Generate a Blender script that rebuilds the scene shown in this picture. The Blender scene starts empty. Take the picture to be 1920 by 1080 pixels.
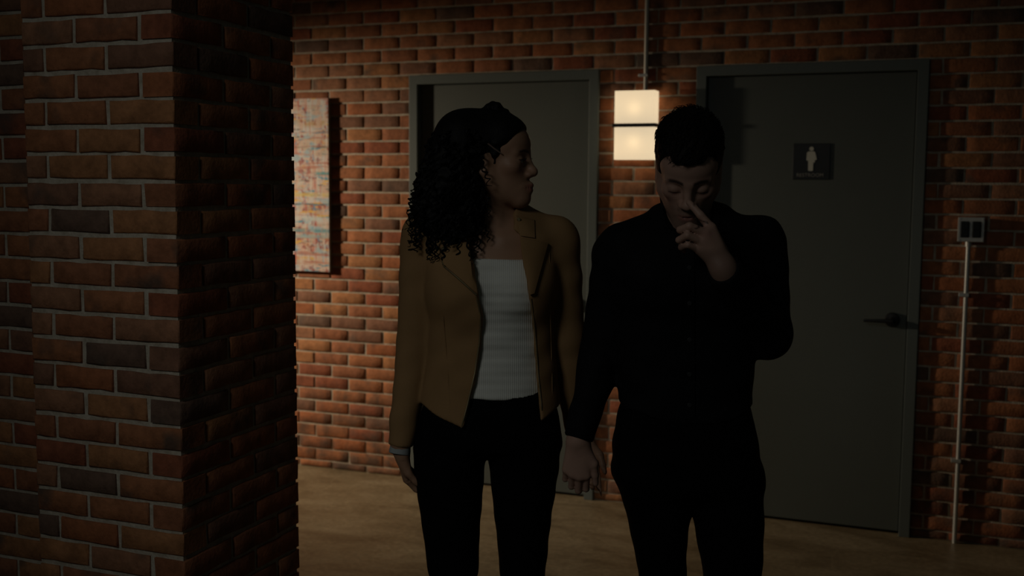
import bpy, bmesh, math, random
import numpy as np
from mathutils import Vector, Matrix

scene = bpy.context.scene
COL = scene.collection
R = math.radians

# ------------------------------------------------------------------ camera
F_PX, PITCH, ROLL, YAW = 2049.4, 0.09674, 0.00704, -0.37456
CAM = Vector((3.1993, -5.1629, 1.5909))
FWD = Vector((math.sin(YAW) * math.cos(PITCH), math.cos(YAW) * math.cos(PITCH), -math.sin(PITCH)))
_r = Vector((math.cos(YAW), -math.sin(YAW), 0))
_u = _r.cross(FWD)
RGT = _r * math.cos(ROLL) + _u * math.sin(ROLL)
UPV = -_r * math.sin(ROLL) + _u * math.cos(ROLL)
cam_data = bpy.data.cameras.new('camera')
cam = bpy.data.objects.new('camera', cam_data)
COL.objects.link(cam)
cam.matrix_world = Matrix(((RGT.x, UPV.x, -FWD.x, CAM.x), (RGT.y, UPV.y, -FWD.y, CAM.y),
                           (RGT.z, UPV.z, -FWD.z, CAM.z), (0, 0, 0, 1)))
cam_data.sensor_width = 36.0
cam_data.lens = F_PX / 1920.0 * 36.0
cam_data.clip_start = 0.05
cam_data.dof.use_dof = True
cam_data.dof.focus_distance = 2.75
cam_data.dof.aperture_fstop = 3.4
scene.camera = cam

# ------------------------------------------------------------------ world, lights, exposure
scene.view_settings.view_transform = 'Standard'
scene.view_settings.look = 'None'
scene.view_settings.gamma = 1.0
scene.view_settings.exposure = 0.0
world = bpy.data.worlds.new('world')
scene.world = world
world.use_nodes = True
world.node_tree.nodes['Background'].inputs[0].default_value = (0.75, 0.95, 0.85, 1)
world.node_tree.nodes['Background'].inputs[1].default_value = 0.0075


def aim(o, target):
    d = Vector(target) - o.location
    o.rotation_euler = d.to_track_quat('-Z', 'Y').to_euler()


def spot(name, loc, target, power, color, angle, blend, radius):
    d = bpy.data.lights.new(name, 'SPOT')
    d.energy, d.color, d.spot_size, d.spot_blend, d.shadow_soft_size = power, color, R(angle), blend, radius
    o = bpy.data.objects.new(name, d)
    COL.objects.link(o)
    o.location = loc
    aim(o, target)
    return o


def area(name, loc, target, power, color, sx, sy, spread=180):
    d = bpy.data.lights.new(name, 'AREA')
    d.energy, d.color, d.shape, d.size, d.size_y = power, color, 'RECTANGLE', sx, sy
    d.spread = R(spread)
    o = bpy.data.objects.new(name, d)
    COL.objects.link(o)
    o.location = loc
    aim(o, target)
    return o


# a track spot further down the corridor, behind the brick pillar, raking along the door wall
spot('corridor_track_spot', (-2.2, -1.25, 1.92), (0.0, -0.05, 0.98), 300, (1.0, 0.80, 0.57), 68, 1.0, 0.07)
# unseen spot added to brighten the corridor floor behind the pillar
spot('corridor_floor_fill', (0.1, -1.3, 2.95), (0.55, -1.3, 0.0), 34, (1.0, 0.82, 0.58), 78, 1.0, 0.08)
# dim unseen fill light added above the foreground
area('foreground_fill', (1.7, -6.0, 3.0), (1.95, -2.5, 0.85), 1.2, (0.98, 1.0, 0.95), 0.8, 0.8, 64)


# ------------------------------------------------------------------ helpers
def link(name, me, mat=None, parent=None):
    o = bpy.data.objects.new(name, me)
    COL.objects.link(o)
    if mat is not None and len(me.materials) == 0:
        me.materials.append(mat)
    if parent is not None:
        o.parent = parent
    return o


def tag(o, label=None, cat=None, group=None, kind=None):
    if label: o['label'] = label
    if cat: o['category'] = cat
    if group: o['group'] = group
    if kind: o['kind'] = kind
    return o


def empty(name, loc=(0, 0, 0), rz=0.0):
    o = bpy.data.objects.new(name, None)
    COL.objects.link(o)
    o.empty_display_size = 0.1
    o.location = loc
    o.rotation_euler = (0, 0, rz)
    return o


def mesh_from(name, verts, faces, smooth=False):
    me = bpy.data.meshes.new(name)
    me.from_pydata([tuple(v) for v in verts], [], [tuple(int(i) for i in f) for f in faces])
    me.update()
    if smooth:
        me.polygons.foreach_set('use_smooth', [True] * len(me.polygons))
    return me


class MB:
    """collects shapes into one mesh"""
    def __init__(self):
        self.v, self.f = [], []

    def add(self, v, f):
        n = len(self.v)
        self.v += [tuple(p) for p in v]
        self.f += [tuple(i + n for i in q) for q in f]
        return self

    def box(self, x0, x1, y0, y1, z0, z1):
        v = [(x0, y0, z0), (x1, y0, z0), (x1, y1, z0), (x0, y1, z0), (x0, y0, z1), (x1, y0, z1), (x1, y1, z1), (x0, y1, z1)]
        return self.add(v, [(0, 3, 2, 1), (4, 5, 6, 7), (0, 1, 5, 4), (1, 2, 6, 5), (2, 3, 7, 6), (3, 0, 4, 7)])

    def bbox(self, x0, x1, y0, y1, z0, z1, b=0.003, seg=2):
        bm = bmesh.new()
        bmesh.ops.create_cube(bm, size=1.0)
        for w in bm.verts:
            w.co = Vector(((x0 + x1) / 2 + w.co.x * (x1 - x0), (y0 + y1) / 2 + w.co.y * (y1 - y0), (z0 + z1) / 2 + w.co.z * (z1 - z0)))
        bmesh.ops.bevel(bm, geom=list(bm.edges), offset=b, segments=seg, affect='EDGES', profile=0.5)
        bm.verts.index_update()
        self.add([w.co[:] for w in bm.verts], [[w.index for w in q.verts] for q in bm.faces])
        bm.free()
        return self

    def tube(self, path, r, n=10, caps=True):
        path = [Vector(p) for p in path]
        rr = r if isinstance(r, (list, tuple)) else [r] * len(path)
        rings = []
        t0 = (path[1] - path[0]).normalized()
        a = t0.orthogonal().normalized()
        for i, p in enumerate(path):
            t = (path[min(i + 1, len(path) - 1)] - path[max(i - 1, 0)])
            t = t.normalized() if t.length > 1e-9 else t0
            a = (a - t * a.dot(t))
            a = a.normalized() if a.length > 1e-9 else t.orthogonal().normalized()
            b = t.cross(a)
            rings.append([p + (a * math.cos(2 * math.pi * k / n) + b * math.sin(2 * math.pi * k / n)) * rr[i] for k in range(n)])
        v = [q for ring in rings for q in ring]
        f = []
        for i in range(len(path) - 1):
            for k in range(n):
                k2 = (k + 1) % n
                f.append((i * n + k, i * n + k2, (i + 1) * n + k2, (i + 1) * n + k))
        if caps:
            f.append(tuple(range(n - 1, -1, -1)))
            f.append(tuple((len(path) - 1) * n + k for k in range(n)))
        return self.add(v, f)

    def prism(self, pts, y0, y1):
        """polygon in the x,z plane extruded along y"""
        n = len(pts)
        v = [(x, y0, z) for x, z in pts] + [(x, y1, z) for x, z in pts]
        f = [tuple(range(n)), tuple(range(2 * n - 1, n - 1, -1))]
        f += [(i, i + n, (i + 1) % n + n, (i + 1) % n) for i in range(n)]
        return self.add(v, f)

    def lathe(self, prof, origin, axis='z', n=20):
        """prof: list of (radius, height along the axis)"""
        o = Vector(origin)
        v, f = [], []
        for r, h in prof:
            for k in range(n):
                c, s = r * math.cos(2 * math.pi * k / n), r * math.sin(2 * math.pi * k / n)
                p = {'z': (c, s, h), 'y': (c, h, s), 'x': (h, c, s)}[axis]
                v.append(o + Vector(p))
        for i in range(len(prof) - 1):
            for k in range(n):
                k2 = (k + 1) % n
                f.append((i * n + k, i * n + k2, (i + 1) * n + k2, (i + 1) * n + k))
        f.append(tuple(range(n)))
        f.append(tuple((len(prof) - 1) * n + k for k in range(n)))
        return self.add(v, f)

    def build(self, name, mat, parent=None, smooth=False):
        me = mesh_from(name, self.v, self.f, smooth)
        bm = bmesh.new()
        bm.from_mesh(me)
        bmesh.ops.recalc_face_normals(bm, faces=bm.faces)
        bm.to_mesh(me)
        bm.free()
        if smooth:
            me.polygons.foreach_set('use_smooth', [True] * len(me.polygons))
            me.set_sharp_from_angle(angle=R(40))
        return link(name, me, mat, parent)


# ------------------------------------------------------------------ materials
def new_mat(name):
    m = bpy.data.materials.new(name)
    m.use_nodes = True
    nt = m.node_tree
    return m, nt, nt.nodes['Principled BSDF'], nt.links


def simple(name, col, rough=0.5, metal=0.0, spec=0.5, bump=0.0, bscale=200.0, vary=0.0, vscale=8.0):
    m, nt, b, L = new_mat(name)
    b.inputs['Base Color'].default_value = (*col, 1)
    b.inputs['Roughness'].default_value = rough
    b.inputs['Metallic'].default_value = metal
    b.inputs['Specular IOR Level'].default_value = spec
    tc = nt.nodes.new('ShaderNodeTexCoord')
    if vary > 0:
        nz = nt.nodes.new('ShaderNodeTexNoise')
        nz.inputs['Scale'].default_value = vscale
        nz.inputs['Detail'].default_value = 5
        L.new(tc.outputs['Object'], nz.inputs['Vector'])
        mx = nt.nodes.new('ShaderNodeMix')
        mx.data_type = 'RGBA'
        mx.inputs[6].default_value = (*[c * (1 - vary) for c in col], 1)
        mx.inputs[7].default_value = (*[min(1, c * (1 + vary)) for c in col], 1)
        L.new(nz.outputs['Fac'], mx.inputs[0])
        L.new(mx.outputs[2], b.inputs['Base Color'])
    if bump > 0:
        nz = nt.nodes.new('ShaderNodeTexNoise')
        nz.inputs['Scale'].default_value = bscale
        nz.inputs['Detail'].default_value = 4
        L.new(tc.outputs['Object'], nz.inputs['Vector'])
        bp = nt.nodes.new('ShaderNodeBump')
        bp.inputs['Strength'].default_value = bump
        bp.inputs['Distance'].default_value = 0.002
        L.new(nz.outputs['Fac'], bp.inputs['Height'])
        L.new(bp.outputs['Normal'], b.inputs['Normal'])
    return m


def brick_material():
    m, nt, b, L = new_mat('brick')
    N = nt.nodes.new
    info, geo, tc = N('ShaderNodeObjectInfo'), N('ShaderNodeNewGeometry'), N('ShaderNodeTexCoord')
    add = N('ShaderNodeMath'); add.operation = 'ADD'
    L.new(info.outputs['Random'], add.inputs[0]); L.new(geo.outputs['Random Per Island'], add.inputs[1])
    fr = N('ShaderNodeMath'); fr.operation = 'FRACT'
    L.new(add.outputs[0], fr.inputs[0])
    ramp = N('ShaderNodeValToRGB')
    ramp.color_ramp.interpolation = 'CONSTANT'
    el = ramp.color_ramp.elements
    cols = [(0.0, (0.391, 0.154, 0.069)), (0.20, (0.335, 0.130, 0.063)), (0.38, (0.409, 0.182, 0.078)), (0.52, (0.307, 0.099, 0.050)),
            (0.64, (0.353, 0.165, 0.090)), (0.76, (0.251, 0.121, 0.074)), (0.86, (0.372, 0.132, 0.056)), (0.93, (0.177, 0.105, 0.074))]
    el[0].position = 0.0; el[0].color = (*cols[0][1], 1)
    el[1].position = cols[1][0]; el[1].color = (*cols[1][1], 1)
    for p, c in cols[2:]:
        e = el.new(p); e.color = (*c, 1)
    L.new(fr.outputs[0], ramp.inputs[0])
    # grain over world position, so that neighbours differ
    mp = N('ShaderNodeVectorMath'); mp.operation = 'ADD'
    sc = N('ShaderNodeVectorMath'); sc.operation = 'SCALE'
    L.new(geo.outputs['Position'], mp.inputs[0])
    cmb = N('ShaderNodeCombineXYZ'); L.new(fr.outputs[0], cmb.inputs[0]); L.new(fr.outputs[0], cmb.inputs[2])
    sc.inputs['Scale'].default_value = 7.0
    L.new(cmb.outputs[0], sc.inputs[0]); L.new(sc.outputs[0], mp.inputs[1])
    n1 = N('ShaderNodeTexNoise'); n1.inputs['Scale'].default_value = 26; n1.inputs['Detail'].default_value = 6; n1.inputs['Roughness'].default_value = 0.65
    L.new(mp.outputs[0], n1.inputs['Vector'])
    r1 = N('ShaderNodeMapRange'); r1.inputs[1].default_value = 0.3; r1.inputs[2].default_value = 0.7; r1.inputs[3].default_value = 0.66; r1.inputs[4].default_value = 1.22
    L.new(n1.outputs['Fac'], r1.inputs[0])
    mul = N('ShaderNodeMix'); mul.data_type = 'RGBA'; mul.blend_type = 'MULTIPLY'; mul.inputs[0].default_value = 1.0
    L.new(ramp.outputs[0], mul.inputs[6]); L.new(r1.outputs[0], mul.inputs[7])
    # charcoal flashing burnt into some bricks
    n2 = N('ShaderNodeTexNoise'); n2.inputs['Scale'].default_value = 7.0; n2.inputs['Detail'].default_value = 3
    L.new(mp.outputs[0], n2.inputs['Vector'])
    r2 = N('ShaderNodeMapRange'); r2.inputs[1].default_value = 0.57; r2.inputs[2].default_value = 0.72; r2.inputs[3].default_value = 0.0; r2.inputs[4].default_value = 0.8
    L.new(n2.outputs['Fac'], r2.inputs[0])
    # old grime on the lowest courses, patchy
    sep = N('ShaderNodeSeparateXYZ'); L.new(geo.outputs['Position'], sep.inputs[0])
    rz = N('ShaderNodeMapRange'); rz.inputs[1].default_value = 0.62; rz.inputs[2].default_value = 0.15; rz.inputs[3].default_value = 0.0; rz.inputs[4].default_value = 0.8
    L.new(sep.outputs[2], rz.inputs[0])
    n3 = N('ShaderNodeTexNoise'); n3.inputs['Scale'].default_value = 9.0; n3.inputs['Detail'].default_value = 4
    L.new(geo.outputs['Position'], n3.inputs['Vector'])
    r3 = N('ShaderNodeMapRange'); r3.inputs[1].default_value = 0.40; r3.inputs[2].default_value = 0.62; r3.inputs[3].default_value = 0.0; r3.inputs[4].default_value = 1.0
    L.new(n3.outputs['Fac'], r3.inputs[0])
    gz = N('ShaderNodeMath'); gz.operation = 'MULTIPLY'; L.new(rz.outputs[0], gz.inputs[0]); L.new(r3.outputs[0], gz.inputs[1])
    mxm = N('ShaderNodeMath'); mxm.operation = 'MAXIMUM'; L.new(gz.outputs[0], mxm.inputs[0]); L.new(r2.outputs[0], mxm.inputs[1])
    dk = N('ShaderNodeMix'); dk.data_type = 'RGBA'
    L.new(mxm.outputs[0], dk.inputs[0]); L.new(mul.outputs[2], dk.inputs[6]); dk.inputs[7].default_value = (0.085, 0.068, 0.055, 1)
    L.new(dk.outputs[2], b.inputs['Base Color'])
    b.inputs['Roughness'].default_value = 0.85
    b.inputs['Specular IOR Level'].default_value = 0.25
    n4 = N('ShaderNodeTexNoise'); n4.inputs['Scale'].default_value = 90; n4.inputs['Detail'].default_value = 5
    L.new(mp.outputs[0], n4.inputs['Vector'])
    bp = N('ShaderNodeBump'); bp.inputs['Strength'].default_value = 0.55; bp.inputs['Distance'].default_value = 0.004
    L.new(n4.outputs['Fac'], bp.inputs['Height']); L.new(bp.outputs['Normal'], b.inputs['Normal'])
    return m


def mortar_material():
    m, nt, b, L = new_mat('mortar')
    N = nt.nodes.new
    geo = N('ShaderNodeNewGeometry')
    n1 = N('ShaderNodeTexNoise'); n1.inputs['Scale'].default_value = 30; n1.inputs['Detail'].default_value = 8; n1.inputs['Roughness'].default_value = 0.7
    L.new(geo.outputs['Position'], n1.inputs['Vector'])
    rp = N('ShaderNodeValToRGB')
    rp.color_ramp.elements[0].position = 0.3; rp.color_ramp.elements[0].color = (0.34, 0.29, 0.22, 1)
    rp.color_ramp.elements[1].position = 0.7; rp.color_ramp.elements[1].color = (0.62, 0.56, 0.46, 1)
    L.new(n1.outputs['Fac'], rp.inputs[0]); L.new(rp.outputs[0], b.inputs['Base Color'])
    b.inputs['Roughness'].default_value = 0.95
    b.inputs['Specular IOR Level'].default_value = 0.15
    n2 = N('ShaderNodeTexNoise'); n2.inputs['Scale'].default_value = 140; n2.inputs['Detail'].default_value = 4
    L.new(geo.outputs['Position'], n2.inputs['Vector'])
    bp = N('ShaderNodeBump'); bp.inputs['Strength'].default_value = 0.7; bp.inputs['Distance'].default_value = 0.003
    L.new(n2.outputs['Fac'], bp.inputs['Height']); L.new(bp.outputs['Normal'], b.inputs['Normal'])
    return m


def concrete_material():
    m, nt, b, L = new_mat('polished_concrete')
    N = nt.nodes.new
    geo = N('ShaderNodeNewGeometry')
    mp = N('ShaderNodeMapping'); mp.inputs['Rotation'].default_value = (0, 0, 0.5); mp.inputs['Scale'].default_value = (1.0, 2.2, 1)
    L.new(geo.outputs['Position'], mp.inputs['Vector'])
    n1 = N('ShaderNodeTexNoise'); n1.inputs['Scale'].default_value = 2.6; n1.inputs['Detail'].default_value = 9; n1.inputs['Roughness'].default_value = 0.66; n1.inputs['Distortion'].default_value = 0.6
    L.new(mp.outputs[0], n1.inputs['Vector'])
    rp = N('ShaderNodeValToRGB')
    e = rp.color_ramp.elements
    e[0].position = 0.30; e[0].color = (0.138, 0.098, 0.054, 1)
    e[1].position = 0.72; e[1].color = (0.325, 0.262, 0.166, 1)
    q = e.new(0.5); q.color = (0.232, 0.178, 0.106, 1)
    L.new(n1.outputs['Fac'], rp.inputs[0])
    n2 = N('ShaderNodeTexNoise'); n2.inputs['Scale'].default_value = 45; n2.inputs['Detail'].default_value = 5
    L.new(geo.outputs['Position'], n2.inputs['Vector'])
    r2 = N('ShaderNodeMapRange'); r2.inputs[1].default_value = 0.3; r2.inputs[2].default_value = 0.7; r2.inputs[3].default_value = 0.8; r2.inputs[4].default_value = 1.15
    L.new(n2.outputs['Fac'], r2.inputs[0])
    mul = N('ShaderNodeMix'); mul.data_type = 'RGBA'; mul.blend_type = 'MULTIPLY'; mul.inputs[0].default_value = 1
    L.new(rp.outputs[0], mul.inputs[6]); L.new(r2.outputs[0], mul.inputs[7])
    # hairline crack
    vo = N('ShaderNodeTexVoronoi'); vo.feature = 'DISTANCE_TO_EDGE'; vo.inputs['Scale'].default_value = 0.55
    wv = N('ShaderNodeVectorMath'); wv.operation = 'ADD'
    L.new(geo.outputs['Position'], wv.inputs[0])
    n3 = N('ShaderNodeTexNoise'); n3.inputs['Scale'].default_value = 3; L.new(geo.outputs['Position'], n3.inputs['Vector'])
    sv = N('ShaderNodeVectorMath'); sv.operation = 'SCALE'; sv.inputs['Scale'].default_value = 0.35
    L.new(n3.outputs['Color'], sv.inputs[0]); L.new(sv.outputs[0], wv.inputs[1]); L.new(wv.outputs[0], vo.inputs['Vector'])
    rc = N('ShaderNodeMapRange'); rc.inputs[1].default_value = 0.001; rc.inputs[2].default_value = 0.004; rc.inputs[3].default_value = 0.25; rc.inputs[4].default_value = 0.0
    L.new(vo.outputs['Distance'], rc.inputs[0])
    mc = N('ShaderNodeMix'); mc.data_type = 'RGBA'; L.new(rc.outputs[0], mc.inputs[0]); L.new(mul.outputs[2], mc.inputs[6]); mc.inputs[7].default_value = (0.34, 0.27, 0.17, 1)
    L.new(mc.outputs[2], b.inputs['Base Color'])
    rr = N('ShaderNodeMapRange'); rr.inputs[3].default_value = 0.30; rr.inputs[4].default_value = 0.55
    L.new(n1.outputs['Fac'], rr.inputs[0]); L.new(rr.outputs[0], b.inputs['Roughness'])
    b.inputs['Specular IOR Level'].default_value = 0.4
    bp = N('ShaderNodeBump'); bp.inputs['Strength'].default_value = 0.12; bp.inputs['Distance'].default_value = 0.003
    L.new(n2.outputs['Fac'], bp.inputs['Height']); L.new(bp.outputs['Normal'], b.inputs['Normal'])
    return m


def painting_material():
    """abstract cross-hatched brush strokes, horizontal and vertical streaks on cream"""
    m, nt, b, L = new_mat('abstract_brushwork')
    N = nt.nodes.new
    tc = N('ShaderNodeTexCoord')
    prev = None
    base = N('ShaderNodeRGB'); base.outputs[0].default_value = (0.56, 0.46, 0.36, 1)
    prev = base.outputs[0]
    # (colour, stretch vector, threshold lo, hi, seed, opacity)
    layers = [((0.66, 0.64, 0.62), (1.6, 1, 12), 0.45, 0.53, 3.1, 0.9), ((0.68, 0.36, 0.14), (2.4, 1, 12), 0.53, 0.60, 8.2, 0.85),
              ((0.58, 0.13, 0.08), (24, 1, 3.6), 0.53, 0.60, 1.7, 0.85), ((0.70, 0.48, 0.38), (20, 1, 2.4), 0.48, 0.56, 5.5, 0.75),
              ((0.36, 0.52, 0.60), (4.5, 1, 10), 0.53, 0.60, 12.4, 0.85), ((0.34, 0.06, 0.05), (18, 1, 15), 0.58, 0.63, 21.0, 0.9),
              ((0.04, 0.28, 0.42), (5.0, 1, 26), 0.60, 0.64, 33.3, 0.95), ((0.06, 0.06, 0.06), (6, 1, 50), 0.62, 0.66, 40.9, 0.9),
              ((0.10, 0.34, 0.54), (22, 1, 12), 0.61, 0.65, 51.0, 0.9), ((0.78, 0.46, 0.06), (4.5, 1, 20), 0.61, 0.65, 60.4, 0.9),
              ((0.74, 0.70, 0.64), (40, 1, 2.0), 0.55, 0.60, 71.4, 0.6), ((0.50, 0.18, 0.12), (2.0, 1, 40), 0.58, 0.62, 83.4, 0.75)]
    for c, s, lo, hi, seed, op in layers:
        mp = N('ShaderNodeMapping'); mp.inputs['Scale'].default_value = s; mp.inputs['Location'].default_value = (seed, seed * 0.7, seed * 1.3)
        L.new(tc.outputs['Object'], mp.inputs['Vector'])
        nz = N('ShaderNodeTexNoise'); nz.inputs['Scale'].default_value = 1.6; nz.inputs['Detail'].default_value = 4; nz.inputs['Roughness'].default_value = 0.6
        L.new(mp.outputs[0], nz.inputs['Vector'])
        rg = N('ShaderNodeMapRange'); rg.inputs[1].default_value = lo; rg.inputs[2].default_value = hi; rg.inputs[3].default_value = 0; rg.inputs[4].default_value = op
        L.new(nz.outputs['Fac'], rg.inputs[0])
        mx = N('ShaderNodeMix'); mx.data_type = 'RGBA'
        L.new(rg.outputs[0], mx.inputs[0]); L.new(prev, mx.inputs[6]); mx.inputs[7].default_value = (*c, 1)
        prev = mx.outputs[2]
    # ruled strokes at their own heights: (height, half thickness, colour, opacity)
    sep = N('ShaderNodeSeparateXYZ'); L.new(tc.outputs['Object'], sep.inputs[0])
    n9 = N('ShaderNodeTexNoise'); n9.inputs['Scale'].default_value = 14; L.new(tc.outputs['Object'], n9.inputs['Vector'])
    for z, h, c, op in [(0.532, 0.008, (0.07, 0.33, 0.36), 0.95), (0.672, 0.004, (0.10, 0.11, 0.08), 0.8), (0.416, 0.010, (0.72, 0.55, 0.14), 0.75),
                        (0.285, 0.012, (0.60, 0.66, 0.64), 0.8), (0.222, 0.010, (0.08, 0.30, 0.36), 0.85), (0.190, 0.010, (0.30, 0.44, 0.44), 0.6),
                        (0.365, 0.004, (0.12, 0.13, 0.12), 0.7), (0.100, 0.005, (0.12, 0.20, 0.22), 0.6), (0.80, 0.014, (0.55, 0.34, 0.10), 0.6)]:
        d = N('ShaderNodeMath'); d.operation = 'SUBTRACT'; L.new(sep.outputs[2], d.inputs[0]); d.inputs[1].default_value = z
        a = N('ShaderNodeMath'); a.operation = 'ABSOLUTE'; L.new(d.outputs[0], a.inputs[0])
        rg = N('ShaderNodeMapRange'); rg.inputs[1].default_value = h * 1.5; rg.inputs[2].default_value = h * 0.5; rg.inputs[3].default_value = 0; rg.inputs[4].default_value = op
        L.new(a.outputs[0], rg.inputs[0])
        r9 = N('ShaderNodeMapRange'); r9.inputs[1].default_value = 0.36; r9.inputs[2].default_value = 0.52
        L.new(n9.outputs['Fac'], r9.inputs[0])
        ml = N('ShaderNodeMath'); ml.operation = 'MULTIPLY'; L.new(rg.outputs[0], ml.inputs[0]); L.new(r9.outputs[0], ml.inputs[1])
        mx = N('ShaderNodeMix'); mx.data_type = 'RGBA'
        L.new(ml.outputs[0], mx.inputs[0]); L.new(prev, mx.inputs[6]); mx.inputs[7].default_value = (*c, 1)
        prev = mx.outputs[2]
    L.new(prev, b.inputs['Base Color'])
    b.inputs['Roughness'].default_value = 0.7
    return m


def shade_material():
    """frosted fabric diffuser: lets the bulbs inside shine through and glows"""
    m, nt, b, L = new_mat('frosted_lamp_shade')
    N = nt.nodes.new
    out = nt.nodes['Material Output']
    nt.nodes.remove(b)
    tr = N('ShaderNodeBsdfTranslucent'); tr.inputs[0].default_value = (0.80, 0.70, 0.52, 1)
    df = N('ShaderNodeBsdfDiffuse'); df.inputs[0].default_value = (0.7, 0.64, 0.52, 1)
    em = N('ShaderNodeEmission'); em.inputs[0].default_value = (1.0, 0.83, 0.58, 1); em.inputs[1].default_value = 0.50
    mx = N('ShaderNodeMixShader'); mx.inputs[0].default_value = 0.35
    L.new(tr.outputs[0], mx.inputs[1]); L.new(df.outputs[0], mx.inputs[2])
    ad = N('ShaderNodeAddShader'); L.new(mx.outputs[0], ad.inputs[0]); L.new(em.outputs[0], ad.inputs[1])
    L.new(ad.outputs[0], out.inputs['Surface'])
    return m


M = dict(
    brick=brick_material(), mortar=mortar_material(), concrete=concrete_material(), painting=painting_material(), shade=shade_material(),
    door=simple('grey_painted_steel_door', (0.100, 0.116, 0.108), 0.55, spec=0.3, bump=0.08, bscale=350, vary=0.05),
    frame=simple('grey_enamel_door_frame', (0.125, 0.150, 0.146), 0.5, spec=0.3),
    black=simple('black_metal', (0.012, 0.012, 0.012), 0.4, spec=0.4),
    sign_black=simple('black_sign_plastic', (0.008, 0.010, 0.011), 0.45),
    sign_white=simple('white_sign_relief', (0.62, 0.63, 0.56), 0.6),
    sign_grey=simple('grey_sign_lettering', (0.30, 0.30, 0.28), 0.6),
    galv=simple('galvanised_steel', (0.58, 0.60, 0.58), 0.42, metal=0.45, vary=0.12, vscale=40),
    pipe=simple('painted_conduit', (0.55, 0.53, 0.47), 0.5, metal=0.35),
    cap=simple('cream_glow_stop', (0.30, 0.26, 0.19), 0.6),
    canvas=simple('raw_canvas_edge', (0.30, 0.26, 0.19), 0.9),
)

# ------------------------------------------------------------------ structure: floor
fl = MB().box(-7, 7, -7.5, 0.10, -0.12, 0.0).build('floor', M['concrete'])
tag(fl, 'brown polished concrete floor', kind='structure')

# ------------------------------------------------------------------ bricks
PITCH_Z = 0.0677
BRICK_H = 0.0585
BRICK_CACHE = {}


def brick_mesh(length, height=BRICK_H, depth=0.10, variant=0, rough=1.0):
    """stretcher lying along x, its face at y = 0 looking to -y, centred on x and z; uneven worn arrises"""
    key = (round(length, 3), round(height, 3), round(depth, 3), variant, rough)
    if key in BRICK_CACHE:
        return BRICK_CACHE[key]
    rnd = random.Random(hash(key) & 0xffffff)
    nx = 5 if length > 0.12 else 3
    bev = 0.0042
    v, f = [], []

    def ring(dx, dz, y, jx, jy):
        pts = []
        for i in range(nx):
            pts.append(((i / (nx - 1) - 0.5) * (length - 2 * dx), -(height / 2 - dz)))
        for i in range(nx - 1, -1, -1):
            pts.append(((i / (nx - 1) - 0.5) * (length - 2 * dx), height / 2 - dz))
        for (x, z) in pts:
            v.append((x + rnd.uniform(-1, 1) * jx, y + rnd.uniform(-1, 1) * jy, z + rnd.uniform(-1, 1) * jx))
    ring(bev, bev, 0.0, 0.0008 * rough, 0.0009 * rough)
    ring(0.0, 0.0, 0.0034, 0.0015 * rough, 0.0008 * rough)
    n = 2 * nx
    for i in range(nx - 1):
        f.append((i, i + 1, n - 2 - i, n - 1 - i))
    for k in range(n):
        k2 = (k + 1) % n
        f.append((n + k, n + k2, k2, k))
    for k in range(n):
        x, y, z = v[n + k]
        v.append((x + rnd.uniform(-1, 1) * 0.0006, depth, z * 1.01))
    for k in range(n):
        k2 = (k + 1) % n
        f.append((2 * n + k, 2 * n + k2, n + k2, n + k))
    f.append(tuple(3 * n - 1 - k for k in range(n)))
    me = mesh_from('brick', v, f)
    me.polygons.foreach_set('use_smooth', [k < (nx - 1) + n for k in range(len(me.polygons))])
    me.materials.append(M['brick'])
    BRICK_CACHE[key] = me
    return me


def project(p):
    d = Vector(p) - CAM
    w = d.dot(FWD)
    return 960 + F_PX * d.dot(RGT) / w, 540 - F_PX * d.dot(UPV) / w, w


rnd = random.Random(11)
DOORS = [(0.595, 1.620), (2.098, 3.118)]
DOOR_TOP = 2.136
Z_A = 1.056
WPITCH = 0.2115

# back wall: mortar bed with the two door openings left out
mb = MB()
MY = 0.0055
zt = 3.3
mb.box(-4.5, DOORS[0][0] + 0.02, MY, 0.3, -0.1, zt)
mb.box(DOORS[0][1] - 0.02, DOORS[1][0] + 0.02, MY, 0.3, -0.1, zt)
mb.box(DOORS[1][1] - 0.02, 6.5, MY, 0.3, -0.1, zt)
for a, c in DOORS:
    mb.box(a + 0.02, c - 0.02, MY, 0.3, DOOR_TOP - 0.02, zt)
    mb.box(a + 0.02, c - 0.02, 0.22, 0.3, -0.1, DOOR_TOP - 0.02)
wall_back = mb.build('wall_back', M['mortar'])
tag(wall_back, 'red brick wall holding two grey doors', kind='structure')

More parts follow.
